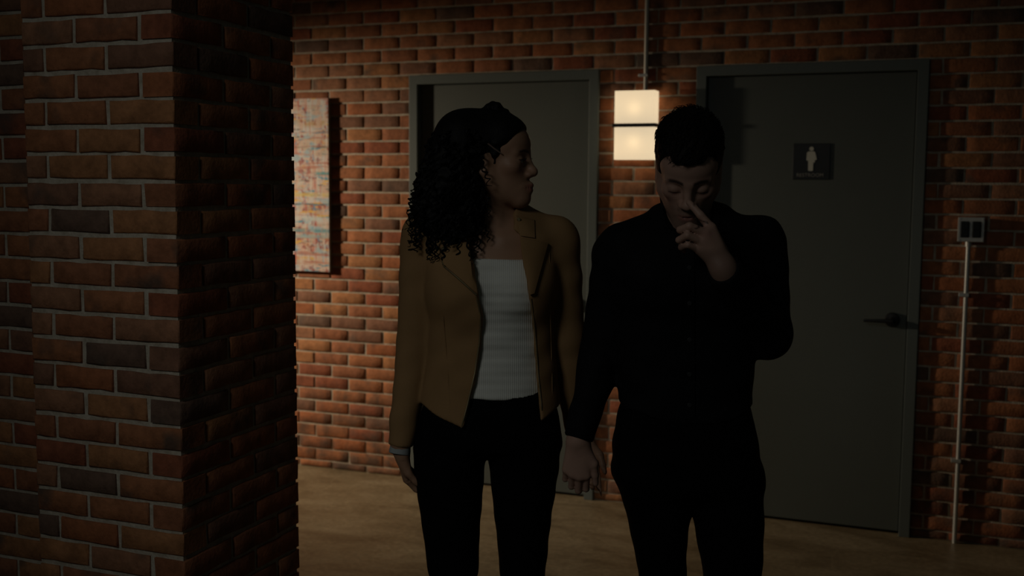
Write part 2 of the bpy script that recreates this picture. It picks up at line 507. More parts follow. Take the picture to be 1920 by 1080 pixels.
placed = []     # (area on the picture, x centre, z centre, length, height, variant)
JOINT = 0.0095
for r in range(-16, 33):
    z0, z1 = Z_A + r * PITCH_Z, Z_A + (r + 1) * PITCH_Z
    off = 0.0 if r % 2 else WPITCH / 2
    lo, hi = max(z0, 0.0), z1
    if hi - lo < 0.02:
        continue
    for k in range(-12, 24):
        xa, xb = off + k * WPITCH + rnd.uniform(-1, 1) * 0.003, off + (k + 1) * WPITCH + rnd.uniform(-1, 1) * 0.003
        pieces = [(xa, xb)]
        if lo < DOOR_TOP - 0.03:
            for a, c in DOORS:
                nxt = []
                for (p, q) in pieces:
                    if q <= a or p >= c:
                        nxt.append((p, q))
                    else:
                        if p < a - 0.03: nxt.append((p, a + 0.004))
                        if q > c + 0.03: nxt.append((c - 0.004, q))
                pieces = nxt
        for (p, q) in pieces:
            ln = q - p - JOINT
            if ln < 0.03:
                continue
            ht = (hi - lo) - (PITCH_Z - BRICK_H)
            xc, zc = (p + q) / 2, (lo + hi) / 2
            u0, v0, _ = project((p, 0, zc)); u1, _, _ = project((q, 0, zc))
            _, vt, _ = project((xc, 0, hi)); _, vb, _ = project((xc, 0, lo))
            vis = max(0, min(u1, 1920) - max(u0, 556)) * max(0, min(vb, 1080) - max(vt, 0))
            # hidden behind the two people or the painting
            if 790 < u0 and u1 < 1080 and vt > 230: vis *= 0.02
            if 1180 < u0 and u1 < 1420 and vt > 420: vis *= 0.02
            if u1 < 640 and 196 < vt < 500 and u1 < 622: vis *= 0.02
            placed.append((vis, xc, zc, ln, ht, rnd.randrange(6), rnd.uniform(-1, 1)))
placed.sort(key=lambda t: -t[0])


def quant(x, q=0.006):
    return round(x / q) * q


def put_brick(parent, xc, zc, ln, ht, var, tilt, y=0.0, rot=0.0):
    o = bpy.data.objects.new('brick', brick_mesh(ln, ht, 0.10, var))
    COL.objects.link(o)
    o.location = (xc, y, zc)
    o.rotation_euler = (0, tilt * 0.006, rot)
    o.parent = parent
    return o


rest = MB()
for i, (vis, xc, zc, ln, ht, var, tilt) in enumerate(placed):
    ln = quant(ln, 0.004) if abs(ln - (WPITCH - JOINT)) > 0.008 else WPITCH - JOINT
    ht = BRICK_H if abs(ht - BRICK_H) < 0.004 else quant(ht, 0.004)
    dy = 0.0013 * math.sin(i * 12.9898)
    if i < 299:
        put_brick(wall_back, xc, zc, ln, ht, var, tilt, dy)
    else:
        me = brick_mesh(ln, ht, 0.10, var)
        rest.add([(c.co.x + xc, c.co.y + dy, c.co.z + zc + tilt * 0.006 * c.co.x) for c in me.vertices], [list(q.vertices) for q in me.polygons])
me = mesh_from('brick_courses', rest.v, rest.f)
tag(link('brick_courses', me, M['brick'], wall_back), kind='stuff')

# foreground pillar and the wall it is bonded to
PX0, PX1, PY0, PY1 = 0.978, 1.457, -2.976, -2.445
Z_P = 1.9922
IN = 0.0065
pillar = MB().box(PX0 + IN, PX1 - IN, PY0 + IN, PY1 - IN, -0.05, 3.3).build('brick_pillar', M['mortar'])
tag(pillar, 'dark red brick pillar in the left foreground', kind='structure')
J = 0.0125


def pillar_brick(face, p, q, zc, var, tilt, end=False):
    ln = quant(q - p - J, 0.003) + (J / 2 if end else 0)
    c = (p + q) / 2
    me = brick_mesh(ln, 0.0565, 0.0985 - J / 2, var, 1.25)
    o = bpy.data.objects.new('brick', me)
    COL.objects.link(o)
    j = rnd.uniform(-1, 1) * 0.0012
    if face == 'front':
        o.location = (c, PY0 + j, zc); o.rotation_euler = (0, tilt * 0.008, 0)
    elif face == 'right':
        o.location = (PX1 + j, c, zc); o.rotation_euler = (tilt * 0.004, 0, math.pi / 2)
    elif face == 'back':
        o.location = (c, PY1 - j, zc); o.rotation_euler = (0, 0, math.pi)
    o.parent = pillar


n_lo, n_hi = -14, 29
for n in range(n_lo, n_hi):
    z1 = Z_P - n * PITCH_Z
    zc = z1 - PITCH_Z / 2
    if zc < 0.03 or zc > 2.6:
        continue
    tl = lambda: rnd.uniform(-1, 1)
    vr = lambda: rnd.randrange(6)
    if n % 2:      # stretcher on the front face at the corner
        fr = [(PX1 - 0.2045, PX1 + J / 2 - 0.0005), (PX1 - 0.4015, PX1 - 0.2045), (PX0, PX1 - 0.4015)]
        rt = [(PY0 + 0.0985, PY0 + 0.314), (PY0 + 0.314, PY1 + J / 2)]
    else:          # stretcher on the right face at the corner
        fr = [(PX1 - 0.3025, PX1 - 0.1005), (PX0, PX1 - 0.3025)]
        rt = [(PY0 - J / 2 + 0.0005, PY0 + 0.206), (PY0 + 0.206, PY0 + 0.419), (PY0 + 0.419, PY1 + J / 2)]
    for i, (p, q) in enumerate(fr):
        pillar_brick('front', p, q, zc + rnd.uniform(-1, 1) * 0.0015, vr(), tl())
    for i, (p, q) in enumerate(rt):
        pillar_brick('right', p, q, zc + rnd.uniform(-1, 1) * 0.0015, vr(), tl())

LWY = -2.815
wall_left = MB().box(-6.5, PX0 + 0.05, LWY + IN, PY1 - 0.03, -0.05, 3.3).build('wall_left', M['mortar'])
tag(wall_left, 'dim brick wall running left from the pillar', kind='structure')
LZ = 0.895
rest = MB()
for n in range(-13, 26):
    z1 = LZ + n * PITCH_Z
    zc = z1 - PITCH_Z / 2
    if zc < 0.03:
        continue
    off = 0.735 if n % 2 == 0 else 0.735 + 0.1
    for k in range(-9, 2):
        p, q = off + k * 0.203, off + (k + 1) * 0.203
        q = min(q, PX0 + 0.012)
        if q - p < 0.03:
            continue
        ln = quant(q - p - 0.011, 0.003)
        if q > 0.5 and zc < 2.3 and zc > 0.35:
            put_brick(wall_left, (p + q) / 2, zc, ln, 0.0575, rnd.randrange(6), rnd.uniform(-1, 1), LWY)
        else:
            me = brick_mesh(ln, 0.0575, 0.10, rnd.randrange(6))
            rest.add([(c.co.x + (p + q) / 2, c.co.y + LWY, c.co.z + zc) for c in me.vertices], [list(t.vertices) for t in me.polygons])
me = mesh_from('brick_courses', rest.v, rest.f)
tag(link('brick_courses', me, M['brick'], wall_left), kind='stuff')

# ------------------------------------------------------------------ doors
def door(name, x0, x1, label, lever):
    root = empty(name, (x0, 0, 0))
    tag(root, label, kind='structure')
    w = x1 - x0
    T = DOOR_TOP
    face = 0.047
    yf = -0.020
    f = MB()      # pressed steel frame: two jambs, a head and the rebate that the leaf closes against
    f.bbox(0, face, yf, 0.16, 0.0, T, 0.002)
    f.bbox(w - face, w, yf, 0.16, 0.0, T, 0.002)
    f.bbox(face - 0.002, w - face + 0.002, yf, 0.16, T - face, T, 0.002)
    f.box(face, face + 0.014, 0.056, 0.16, 0, T - face)
    f.box(w - face - 0.014, w - face, 0.056, 0.16, 0, T - face)
    f.box(face, w - face, 0.056, 0.16, T - face - 0.014, T - face)
    f.build('door_frame', M['frame'], root)
    # thin bead along the leaf edge of the frame
    d = MB().bbox(face + 0.004, w - face - 0.004, 0.016, 0.054, 0.014, T - face - 0.004, 0.0015)
    leaf = d.build('door_leaf', M['door'], root)
    hi = MB()
    for z in (0.25, 1.05, 1.85):
        h = MB().lathe([(0.007, -0.05), (0.007, 0.05)], (face + 0.002, 0.002, z), 'z', 10)
        h.build('hinge', M['frame'], root, True)
    if lever:
        lx, lz = w - face - 0.066, 0.985
        k = MB().lathe([(0.031, 0.010), (0.033, 0.006), (0.033, -0.004), (0.029, -0.010), (0.014, -0.012), (0.012, -0.050), (0.012, -0.052)], (lx, 0.010, lz), 'y', 24)
        k.tube([(lx + 0.004, -0.048, lz), (lx - 0.02, -0.050, lz), (lx - 0.06, -0.050, lz - 0.001), (lx - 0.118, -0.047, lz - 0.003)], [0.011, 0.0095, 0.008, 0.0065], 12)
        k.build('lever_handle', M['black'], leaf, True)
        MB().bbox(w - face - 0.006, w - face - 0.002, 0.012, 0.03, lz - 0.03, lz + 0.03, 0.001).build('latch_plate', M['black'], leaf)
    return root


door('door_1', *DOORS[0], 'grey steel door in a grey frame behind the woman', True)
door('door_2', *DOORS[1], 'grey steel restroom door in a grey frame at right', True)

# ------------------------------------------------------------------ restroom sign on the right door
sx, sz, sy = 2.629, 1.693, 0.0160
root = empty('restroom_sign', (sx, sy, sz))
tag(root, 'small black square restroom sign with a pale figure on the grey door', 'sign')
MB().bbox(-0.083, 0.083, -0.005, 0.0, -0.082, 0.082, 0.002).build('sign_plate', M['sign_black'], root)
p = MB()
circ = [(0.0 + 0.0098 * math.cos(t), 0.0575 + 0.0098 * math.sin(t)) for t in [2 * math.pi * k / 20 for k in range(20)]]
p.prism(circ, -0.0075, -0.004)
p.prism([(-0.0125, 0.046), (-0.020, 0.040), (-0.0215, 0.008), (-0.0195, 0.004), (-0.0155, 0.005), (-0.0135, 0.003), (-0.0125, -0.040), (-0.009, -0.0425),
         (0.0060, -0.0425), (0.0085, -0.040), (0.0095, -0.004), (0.0165, -0.004), (0.0155, 0.006), (0.022, 0.007), (0.0235, 0.012), (0.0165, 0.041), (0.0110, 0.046)][::-1], -0.0075, -0.004)
p.build('pictogram', M['sign_white'], root)
cu = bpy.data.curves.new('lettering', 'FONT')
cu.body = 'RESTROOM'
cu.align_x, cu.align_y = 'CENTER', 'CENTER'
cu.size, cu.extrude, cu.space_character = 0.0225, 0.0008, 1.05
tmp = bpy.data.objects.new('tmp_text', cu)
COL.objects.link(tmp)
bpy.context.view_layer.update()
tm = bpy.data.meshes.new_from_object(tmp.evaluated_get(bpy.context.evaluated_depsgraph_get()))
bpy.data.objects.remove(tmp)
t = link('lettering', tm, None, root)
tm.materials.clear(); tm.materials.append(M['sign_grey'])
t.location = (-0.004, -0.006, -0.062)
t.rotation_euler = (math.pi / 2, 0, 0)

# ------------------------------------------------------------------ wall sconce between the doors, with its conduit
root = empty('wall_sconce', (1.822, 0, 1.862))
tag(root, 'lit two-tier cream box wall sconce between the two grey doors', 'wall lamp')
SW, SD = 0.098, 0.088      # half width, projection
def shade_box(z0, z1, name):
    bm = bmesh.new()
    bmesh.ops.create_cube(bm, size=1.0)
    for w in bm.verts:
        w.co = Vector((w.co.x * 2 * SW, -0.012 - SD / 2 + w.co.y * SD, (z0 + z1) / 2 + w.co.z * (z1 - z0)))
    up = [e for e in bm.edges if abs(e.verts[0].co.z - e.verts[1].co.z) > 0.01]
    bmesh.ops.bevel(bm, geom=up, offset=0.010, segments=4, affect='EDGES', profile=0.5)
    me = bpy.data.meshes.new(name)
    bm.to_mesh(me); bm.free()
    o = link(name, me, M['shade'], root)
    return o
shade_box(0.007, 0.162, 'shade')
shade_box(-0.162, -0.007, 'shade')
MB().bbox(-SW - 0.008, SW + 0.008, -0.012 - SD - 0.007, -0.004, -0.0085, 0.0085, 0.002).build('metal_band', M['black'], root)
for s_ in (-1, 1):  # added plates that hold back the glow at the shade ends
    MB().bbox(-SW + 0.004, SW - 0.004, -0.012 - SD + 0.004, -0.014, s_ * 0.160 - 0.002, s_ * 0.160 + 0.002 * (1 + 0.6), 0.0008, 1).build('glow_stop_cap', M['cap'], root)
MB().bbox(-0.06, 0.06, -0.013, 0.004, -0.10, 0.10, 0.003).build('back_plate', M['black'], root)
for s in (-1, 1):
    ld = bpy.data.lights.new('sconce_bulb', 'POINT')
    ld.energy, ld.color, ld.shadow_soft_size = 0.060, (1.0, 0.78, 0.50), 0.022
    lo = bpy.data.objects.new('sconce_bulb', ld)
    COL.objects.link(lo)
    lo.parent = root
    lo.location = (0.0, -0.012 - SD / 2, s * 0.078)
root = empty('lamp_conduit', (1.853, 0, 2.02))
tag(root, 'slim vertical metal conduit running up from the lit wall sconce', 'conduit')
MB().tube([(0, -0.013, 0.0), (0, -0.013, 1.25)], 0.0105, 12).build('pipe', M['pipe'], root, True)
MB().bbox(-0.034, 0.012, -0.027, 0.002, 0.074, 0.088, 0.002).build('pipe_strap', M['galv'], root)

# ------------------------------------------------------------------ outlet box and conduit right of the restroom door
root = empty('outlet_box', (3.314, 0, 1.400))
tag(root, 'square metal surface outlet box with two black outlets right of restroom door', 'outlet')
MB().bbox(-0.050, 0.050, -0.046, 0.002, -0.050, 0.050, 0.004).build('box_body', M['galv'], root)
c = MB()
c.bbox(-0.053, 0.053, -0.050, -0.045, 0.035, 0.053, 0.002)
c.bbox(-0.053, 0.053, -0.050, -0.045, -0.053, -0.035, 0.002)
for a, d in ((-0.053, -0.041), (-0.006, 0.006), (0.041, 0.053)):
    c.bbox(a, d, -0.050, -0.045, -0.037, 0.037, 0.002)
c.build('cover_plate', M['galv'], root)
for s in (-1, 1):
    o = MB().bbox(s * 0.0235 - 0.0165, s * 0.0235 + 0.0165, -0.0525, -0.044, -0.034, 0.034, 0.002).build('outlet', M['black'], root)
    for zz in (-0.017, 0.017):
        MB().lathe([(0.0125, 0.0), (0.0125, -0.0012)], (s * 0.0235, -0.0525, zz), 'y', 16).build('socket_face', M['sign_black'], o)
for sx_, sz_ in ((-1, 1), (1, 1), (-1, -1), (1, -1)):
    MB().lathe([(0.0035, 0), (0.0030, -0.0018)], (sx_ * 0.046, -0.050, sz_ * 0.046), 'y', 10).build('screw', M['galv'], root)
root = empty('floor_conduit', (3.307, 0, 0.0))
tag(root, 'thin bare metal conduit rising from the floor to the outlet box', 'conduit')
MB().tube([(0, -0.016, 0.0), (0, -0.016, 1.352)], 0.0098, 12).build('pipe', M['galv'], root, True)
MB().lathe([(0.014, 0.0), (0.014, 0.022), (0.0115, 0.024)], (0, -0.016, 1.325), 'z', 14).build('connector', M['galv'], root, True)
for z in (1.114, 0.375):
    MB().bbox(-0.030, 0.012, -0.029, 0.002, z - 0.008, z + 0.008, 0.002).build('pipe_strap', M['galv'], root)

# ------------------------------------------------------------------ painting
root = empty('abstract_painting', (-0.118, 0, 1.098))
tag(root, 'tall canvas of cross-hatched cream, red and blue strokes beside the pillar', 'painting')
MB().bbox(-0.236, 0.236, -0.0305, -0.0295, 0.0, 0.932, 0.0004, 1).build('painted_face', M['painting'], root)
MB().bbox(-0.235, 0.235, -0.0295, -0.002, 0.001, 0.931, 0.002).build('stretcher_canvas', M['canvas'], root)

# ================================================================== PEOPLE
# Bodies and clothes are grown as smooth blended volumes and meshed once each.
EX = np.array([math.cos(YAW), -math.sin(YAW), 0.0])     # to the right, level
EY = np.array([math.sin(YAW), math.cos(YAW), 0.0])      # away, level


def make_axis(lo, hi, coarse, fines=(), fine=None):
    out = [lo]
    while out[-1] < hi:
        p = out[-1]
        st = coarse
        for a, b in fines:
            if a - coarse <= p < b:
                st = fine
        out.append(p + st)
    return np.array(out, dtype=np.float32)


class Field:
    def __init__(self, xs, ys, zs):
        self.xs, self.ys, self.zs = xs, ys, zs
        self.v = np.full((len(xs), len(ys), len(zs)), 1.0, np.float32)

    def copy(self):
        f = Field.__new__(Field)
        f.xs, f.ys, f.zs, f.v = self.xs, self.ys, self.zs, self.v.copy()
        return f

    def _blk(self, lo, hi, m):
        s = []
        for ax, a, b in ((self.xs, lo[0], hi[0]), (self.ys, lo[1], hi[1]), (self.zs, lo[2], hi[2])):
            i, j = np.searchsorted(ax, [a - m, b + m])
            s.append(slice(int(max(i - 1, 0)), int(min(j + 1, len(ax)))))
        return tuple(s)

    def _xyz(self, s):
        return self.xs[s[0]][:, None, None], self.ys[s[1]][None, :, None], self.zs[s[2]][None, None, :]

    def add(self, prim, k=0.0, m=0.05):
        fn, lo, hi = prim
        s = self._blk(lo, hi, max(m, k * 1.2))
        d = fn(*self._xyz(s)).astype(np.float32)
        a = self.v[s]
        if k > 0:
            h = np.clip(0.5 + 0.5 * (d - a) / k, 0, 1)
            self.v[s] = d * (1 - h) + a * h - k * h * (1 - h)
        else:
            self.v[s] = np.minimum(a, d)
        return self

    def cut(self, prim, k=0.0, m=0.05):
        fn, lo, hi = prim
        s = self._blk(lo, hi, max(m, k * 1.2))
        d = -fn(*self._xyz(s)).astype(np.float32)
        a = self.v[s]
        if k > 0:
            h = np.clip(0.5 - 0.5 * (d - a) / k, 0, 1)
            self.v[s] = d * (1 - h) + a * h + k * h * (1 - h)
        else:
            self.v[s] = np.maximum(a, d)
        return self

    def noise(self, amp, wl, n=7, seed=0, stretch=(1, 1, 1)):
        rg = np.random.RandomState(seed)
        x, y, z = self._xyz((slice(None),) * 3)
        acc = np.zeros_like(self.v)
        for _ in range(n):
            d = rg.normal(size=3); d /= np.linalg.norm(d)
            d = d * np.array(stretch)
            w = 2 * math.pi / (wl * rg.uniform(0.7, 1.5))
            acc += np.sin((d[0] * x + d[1] * y + d[2] * z) * w + rg.uniform(0, 6.28)).astype(np.float32)
        self.v += acc * (amp / math.sqrt(n))
        return self

    def sample(self, p):
        i = np.clip(np.searchsorted(self.xs, p[0]) - 1, 0, len(self.xs) - 2)
        j = np.clip(np.searchsorted(self.ys, p[1]) - 1, 0, len(self.ys) - 2)
        k = np.clip(np.searchsorted(self.zs, p[2]) - 1, 0, len(self.zs) - 2)
        a = (p[0] - self.xs[i]) / (self.xs[i + 1] - self.xs[i]); b = (p[1] - self.ys[j]) / (self.ys[j + 1] - self.ys[j]); c = (p[2] - self.zs[k]) / (self.zs[k + 1] - self.zs[k])
        a, b, c = [min(max(float(t), 0), 1) for t in (a, b, c)]
        w = self.v[i:i + 2, j:j + 2, k:k + 2]
        w = w[0] * (1 - a) + w[1] * a
        w = w[0] * (1 - b) + w[1] * b
        return float(w[0] * (1 - c) + w[1] * c)

    def mesh(self, name, smooth_it=1):
        V = self.v
        S = V < 0
        c = np.zeros(tuple(n - 1 for n in V.shape), np.uint8)
        offs = [(a, b, d) for a in (0, 1) for b in (0, 1) for d in (0, 1)]
        sl = lambda o, n: slice(o, n - 1 + o)
        for o in offs:
            c += S[sl(o[0], V.shape[0]), sl(o[1], V.shape[1]), sl(o[2], V.shape[2])]
        act = (c > 0) & (c < 8)
        I, Jx, K = np.nonzero(act)
        idx = np.full(c.shape, -1, np.int64)
        idx[I, Jx, K] = np.arange(len(I))
        cv = {o: V[I + o[0], Jx + o[1], K + o[2]] for o in offs}
        pos = np.zeros((len(I), 3)); cnt = np.zeros(len(I))
        for o in offs:
            for ax in range(3):
                if o[ax] == 0:
                    q = list(o); q[ax] = 1; q = tuple(q)
                    a, b = cv[o], cv[q]
                    mk = (a < 0) != (b < 0)
                    t = np.where(mk, a / np.where(mk, a - b, 1), 0)
                    e = np.zeros((len(I), 3)) + np.array(o, float)
                    e[:, ax] = t
                    pos[mk] += e[mk]; cnt[mk] += 1
        pos /= cnt[:, None]
        pos += np.stack([I, Jx, K], 1)
        P = np.stack([np.interp(pos[:, 0], np.arange(len(self.xs)), self.xs), np.interp(pos[:, 1], np.arange(len(self.ys)), self.ys),
                      np.interp(pos[:, 2], np.arange(len(self.zs)), self.zs)], 1)
        quads = []
        for ax in range(3):
            A = np.take(S, range(0, S.shape[ax] - 1), ax); B = np.take(S, range(1, S.shape[ax]), ax)
            ii = np.nonzero(A != B)
            ii = np.stack(ii, 1)
            o1, o2 = [(1, 2), (2, 0), (0, 1)][ax]
            ok = (ii[:, o1] >= 1) & (ii[:, o2] >= 1) & (ii[:, o1] < c.shape[o1]) & (ii[:, o2] < c.shape[o2])
            ii = ii[ok]
            inside = A[ii[:, 0], ii[:, 1], ii[:, 2]]
            cs = []
            for (p, q) in ((-1, -1), (0, -1), (0, 0), (-1, 0)):
                e = ii.copy(); e[:, o1] += p; e[:, o2] += q
                cs.append(idx[e[:, 0], e[:, 1], e[:, 2]])
            Q = np.stack(cs, 1)
            Q[~inside] = Q[~inside][:, ::-1]
            quads.append(Q)
        Q = np.concatenate(quads)
        Q = Q[(Q >= 0).all(1)]
        for _ in range(smooth_it):
            acc = np.zeros_like(P); n = np.zeros(len(P))
            for a, b in ((0, 1), (1, 2), (2, 3), (3, 0)):
                for s_, t_ in ((a, b), (b, a)):
                    for ax in range(3):
                        acc[:, ax] += np.bincount(Q[:, s_], P[Q[:, t_], ax], len(P))
                    n += np.bincount(Q[:, s_], minlength=len(P))
            P = P * 0.5 + 0.5 * acc / np.maximum(n, 1)[:, None]
        return build_mesh(name, P, Q), P


def build_mesh(name, P, Q, smooth=True):
    me = bpy.data.meshes.new(name)
    me.vertices.add(len(P))
    me.vertices.foreach_set('co', np.asarray(P, np.float32).ravel())
    me.loops.add(Q.size)
    me.loops.foreach_set('vertex_index', Q.astype(np.int32).ravel())
    me.polygons.add(len(Q))
    me.polygons.foreach_set('loop_start', (np.arange(len(Q)) * Q.shape[1]).astype(np.int32))
    me.update(calc_edges=True)
    me.polygons.foreach_set('use_smooth', [smooth] * len(Q))
    return me


def cone(a, b, ra, rb):
    a, b = np.array(a, float), np.array(b, float)
    ab = b - a
    L2 = max(float(ab @ ab), 1e-9)
    r = max(ra, rb)

    def fn(x, y, z):
        t = np.clip(((x - a[0]) * ab[0] + (y - a[1]) * ab[1] + (z - a[2]) * ab[2]) / L2, 0, 1)
        return np.sqrt((x - a[0] - ab[0] * t) ** 2 + (y - a[1] - ab[1] * t) ** 2 + (z - a[2] - ab[2] * t) ** 2) - (ra + (rb - ra) * t)
    return fn, np.minimum(a, b) - r, np.maximum(a, b) + r


def ell(c, r, Mx=None):
    c, r = np.array(c, float), np.array(r, float)
    Mx = np.eye(3) if Mx is None else np.array(Mx, float)      # rows: local axes

    def fn(x, y, z):
        dx, dy, dz = x - c[0], y - c[1], z - c[2]
        p = [Mx[i, 0] * dx + Mx[i, 1] * dy + Mx[i, 2] * dz for i in range(3)]
        k0 = np.sqrt(sum((q / rr) ** 2 for q, rr in zip(p, r)))
        k1 = np.sqrt(sum((q / rr ** 2) ** 2 for q, rr in zip(p, r)))
        return np.where(k1 > 1e-6, k0 * (k0 - 1) / np.maximum(k1, 1e-6), -r.min())
    m = r.max()
    return fn, c - m, c + m


def loft(rows, p=2.0, grow=0.0, cap=0.02):
    """stack of ellipses: (z, cx, cy, rx, ry)"""
    rows = np.array(sorted(rows), float)
    zz = np.linspace(rows[0, 0], rows[-1, 0], 240)
    tab = [np.interp(zz, rows[:, 0], rows[:, i]) for i in range(1, 5)]
    w = 13
    ker = np.hanning(w + 2)[1:-1]; ker /= ker.sum()
    tab = [np.convolve(np.pad(t, w // 2, mode='edge'), ker, 'valid') for t in tab]
    z0, z1 = rows[0, 0], rows[-1, 0]

    def fn(x, y, z):
        cx, cy, rx, ry = [np.interp(z.ravel(), zz, t).reshape(z.shape) for t in tab]
        dx, dy = x - cx, y - cy
        rx, ry = rx + grow, ry + grow
        k0 = ((np.abs(dx) / rx) ** p + (np.abs(dy) / ry) ** p) ** (1 / p)
        r = np.sqrt(dx * dx + dy * dy)
        d = np.where(k0 > 0.05, r * (1 - 1 / np.maximum(k0, 0.05)), -np.minimum(rx, ry))
        e = np.maximum(z - z1, z0 - z)
        h = np.clip(0.5 - 0.5 * (e - d) / cap, 0, 1)
        return e * (1 - h) + d * h + cap * h * (1 - h)
    lo = np.array([(rows[:, 1] - rows[:, 3]).min() - grow, (rows[:, 2] - rows[:, 4]).min() - grow, z0])
    hi = np.array([(rows[:, 1] + rows[:, 3]).max() + grow, (rows[:, 2] + rows[:, 4]).max() + grow, z1])
    return fn, lo, hi


BIG = (np.array([-9., -9., -9.]), np.array([9., 9., 9.]))


def half(fn):
    return (fn,) + BIG


def poly2d(pts, x, z):
    """signed distance to a polygon in the x,z plane (negative inside)"""
    pts = np.array(pts, float)
    x, z = np.broadcast_arrays(x, z)
    d = np.full(x.shape, 1e9); ins = np.zeros(x.shape, bool)
    n = len(pts)
    for i in range(n):
        a, b = pts[i], pts[(i + 1) % n]
        e = b - a
        t = np.clip(((x - a[0]) * e[0] + (z - a[1]) * e[1]) / (e @ e), 0, 1)
        d = np.minimum(d, (x - a[0] - e[0] * t) ** 2 + (z - a[1] - e[1] * t) ** 2)
        cnd = ((a[1] > z) != (b[1] > z)) & (x < (b[0] - a[0]) * (z - a[1]) / (b[1] - a[1] + 1e-12) + a[0])
        ins ^= cnd
    return np.where(ins, -1, 1) * np.sqrt(d)


class Figure:
    """A person: an Empty at the feet; D is how far in front of the lens the person stands."""
    def __init__(self, u0, D, label):
        self.D = D
        self.ox = 0.0
        self.ox = self.at(u0, 900, 0)[0]
        o = np.array(CAM) + EX * self.ox + EY * D
        self.root = empty('person', (o[0], o[1], 0.0), -YAW)
        tag(self.root, label, 'person')

    def ray(self, u, v):
        d = np.array(FWD) + (u - 960) / F_PX * np.array(RGT) + (540 - v) / F_PX * np.array(UPV)
        return d @ EX, d @ EY, d[2]

    def at(self, u, v, dy=0.0):
        """where the sight line of a picture point stands at depth dy from the person's own upright plane"""
        dx, dyy, dz = self.ray(u, v)
        t = (self.D + dy) / dyy
        return np.array([t * dx - self.ox, dy, CAM.z + t * dz])

    def trace(self, fld, u, v, y0=-0.34, y1=0.25, lift=0.0):
        prev = None
        for y in np.arange(y0, y1, 0.003):
            p = self.at(u, v, y)
            s = fld.sample(p)
            if s < 0:
                if prev is not None and prev[1] > 0:
                    t = prev[1] / (prev[1] - s)
                    y = prev[0] + (y - prev[0]) * t
                return self.at(u, v, y - lift)
            prev = (y, s)
        return self.at(u, v, 0)

    def part(self, name, me, mat, parent=None):
        return link(name, me, mat, parent or self.root)


def patch(fig, fld, quad, lift, thick, n=8, m=8, bulge=0.0):
    """a cloth flap lying on a garment: four picture corners, settled on the garment's surface"""
    q = np.array(quad, float)
    P = np.zeros((n + 1, m + 1, 3))
    for i in range(n + 1):
        for j in range(m + 1):
            s, t = i / n, j / m
            uv = (q[0] * (1 - s) + q[1] * s) * (1 - t) + (q[3] * (1 - s) + q[2] * s) * t
            P[i, j] = fig.trace(fld, *uv, lift=lift + bulge * math.sin(math.pi * s) * math.sin(math.pi * t))
    # keep it a smooth sheet
    for _ in range(6):
        Y = P[:, :, 1].copy()
        Y[1:-1, 1:-1] = (P[:-2, 1:-1, 1] + P[2:, 1:-1, 1] + P[1:-1, :-2, 1] + P[1:-1, 2:, 1]) / 4
        P[:, :, 1] = np.minimum(P[:, :, 1], Y)
    V = list(P.reshape(-1, 3)) + list((P + np.array([0, thick, 0])).reshape(-1, 3))
    N = (n + 1) * (m + 1)
    f = []
    ix = lambda i, j: i * (m + 1) + j
    for i in range(n):
        for j in range(m):
            a = (ix(i, j), ix(i + 1, j), ix(i + 1, j + 1), ix(i, j + 1))
            f.append(a); f.append(tuple(N + k for k in a[::-1]))
    edge = [ix(i, 0) for i in range(n)] + [ix(n, j) for j in range(m)] + [ix(i, m) for i in range(n, 0, -1)] + [ix(0, j) for j in range(m, 0, -1)]
    for k in range(len(edge)):
        a, b = edge[k], edge[(k + 1) % len(edge)]
        f.append((b, a, N + a, N + b))
    mb = MB(); mb.add(V, f)
    return mb


# ------------------------------------------------------------------ heads
class Head:
    def __init__(self, origin, yaw, pitch, roll, scale):
        """yaw 0 looks at the viewer, + turns towards picture right; pitch + bows the head"""
        cy, sy, cp, sp = math.cos(yaw), math.sin(yaw), math.cos(pitch), math.sin(pitch)
        hf = np.array([sy, -cy, 0.0])                  # level heading
        f = hf * cp + np.array([0, 0, -sp])
        u = hf * sp + np.array([0, 0, cp])
        s = np.cross(u, f)                             # person's left: + picture right when facing the viewer
        if roll:
            s, u = s * math.cos(roll) + u * math.sin(roll), u * math.cos(roll) - s * math.sin(roll)
        self.f, self.s, self.u, self.o, self.k = f, s, u, np.array(origin), scale
        self.M = np.stack([f, s, u])

    def p(self, f, s, u):
        return self.o + self.k * (self.f * f + self.s * s + self.u * u)

    def E(self, c, r):
        return ell(self.p(*c), np.array(r) * self.k, self.M)

    def C(self, a, b, ra, rb):
        return cone(self.p(*a), self.p(*b), ra * self.k, rb * self.k)

    def local(self, P):
        return (P - self.o) @ self.M.T / self.k


